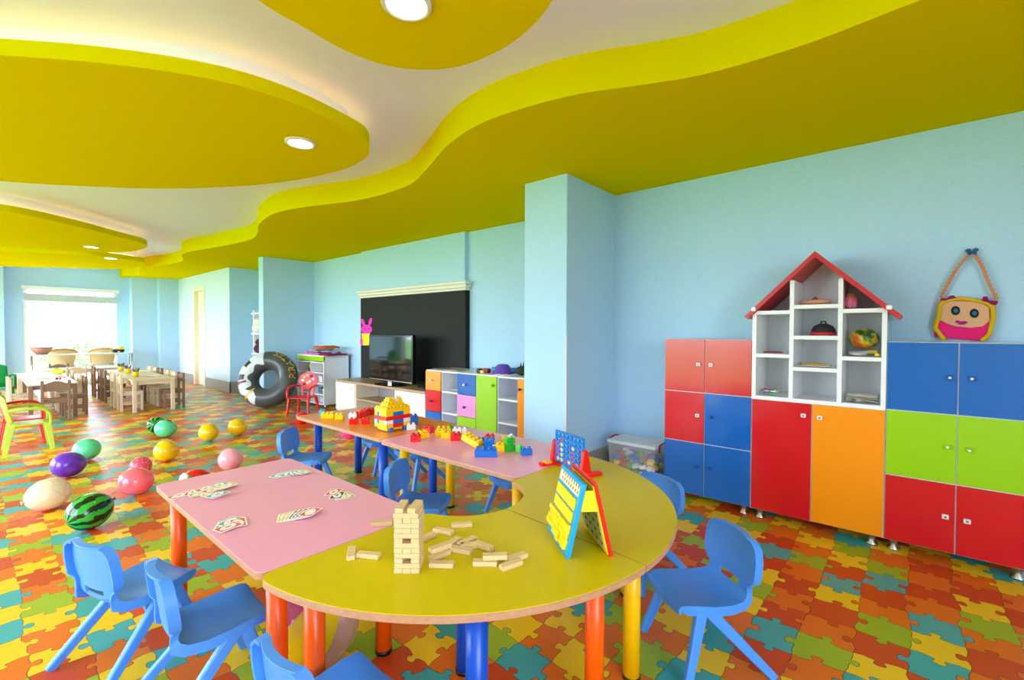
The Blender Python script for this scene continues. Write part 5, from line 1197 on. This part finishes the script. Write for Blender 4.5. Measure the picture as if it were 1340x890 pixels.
# glass console in front of the window
ct = thing('console_table', 'narrow steel and glass table standing before the garden window', 'table', (1.40, 12.36, 0))
MB().box(-.76, .76, -.16, .16, .665, .69).build('tabletop', mat('frosted_glass', (206, 226, 226), .15), ct, bevel=.003)
for i in (-1, 1):
    for j in (-1, 1): MB().cyl((i * .72, j * .13, 0), (i * .72, j * .13, .665), .014, n=10).build('leg', CHROME, ct)
p = GY(54, 462, 12.40); t = thing('bowl', 'terracotta bowl on the left end of the window table', 'bowl', (p.x, 12.40, .69))
MB().lathe([(.0001, .001), (.08, .001), (.13, .06), (.165, .125), (.155, .125), (.12, .06), (.07, .012), (.0001, .012)], 28).build('body', mat('terracotta', (190, 130, 112), .6), t); MB().lathe([(.155, .122), (.170, .126), (.168, .136), (.155, .134)], 28).build('rim', mat('terracotta'), t)
p = GY(157, 461, 12.40); t = thing('toy_digger', 'yellow and black toy digger on the right end of the window table', 'toy', (p.x, 12.40, .69), .1)
MB().box(-.12, .06, -.05, .05, .03, .06).build('chassis', DARKM, t, bevel=.006); MB().box(-.02, .06, -.045, .045, .06, .12).build('cab', TYEL, t, bevel=.008); MB().beam((-.02, 0, .08), (-.16, 0, .05), .03, .02).build('arm', mat('toy_gold', (220, 180, 20), .4), t)
for x in (-.08, .03): MB().cyl((x, -.06, .03), (x, .06, .03), .03, n=14).build('wheel', DARKM, t)
# cane chairs between the steel table and the glass
CANE = wood('cane', (206, 172, 112), (176, 138, 84), 10)
def cane_chair(label, x, y, a):
    t = thing('cane_armchair', label, 'chair', (x, y, 0), math.radians(a), 'cane armchairs by the window')
    MB().prism(arc(0, 0, .21, 0, 360, 27)[:-1], .42, .46).build('seat', mat('cushion_grey', (196, 200, 200), .8), t, bevel=.01)
    top = [(.25 * math.cos(math.radians(q)), .24 * math.sin(math.radians(q)), .63 + .14 * max(0, -math.cos(math.radians(q))) ** .7) for q in range(40, 321, 10)]
    MB().tube(top, .02, 8).build('back_rail', CANE, t)
    b = MB(); mid = top[8:-8]
    for q in range(len(mid) - 1):
        p0, p1 = mid[q], mid[q + 1]; f = .80
        b.add([p0, p1, (p1[0] * f, p1[1] * f, .46), (p0[0] * f, p0[1] * f, .46)], [(0, 1, 2, 3)])
    b.build('cane_back', mat('cane_weave', (226, 202, 150), .7, var=.3, vscale=60), t, solid=.01)
    for q in (45, 135, 225, 315): ca, sa = math.cos(math.radians(q)), math.sin(math.radians(q)); MB().cyl((.22 * ca, .21 * sa, 0), (.235 * ca, .22 * sa, .63 if q in (45, 315) else .44), .018, n=10).build('leg', CANE, t)
    return t
p = GY(81, 470, 12.80); cane_chair('left cane armchair between the steel table and the garden window', p.x, 12.86, 90)
p = GY(134, 470, 12.80); cane_chair('right cane armchair between the steel table and the garden window', p.x, 12.86, 90)
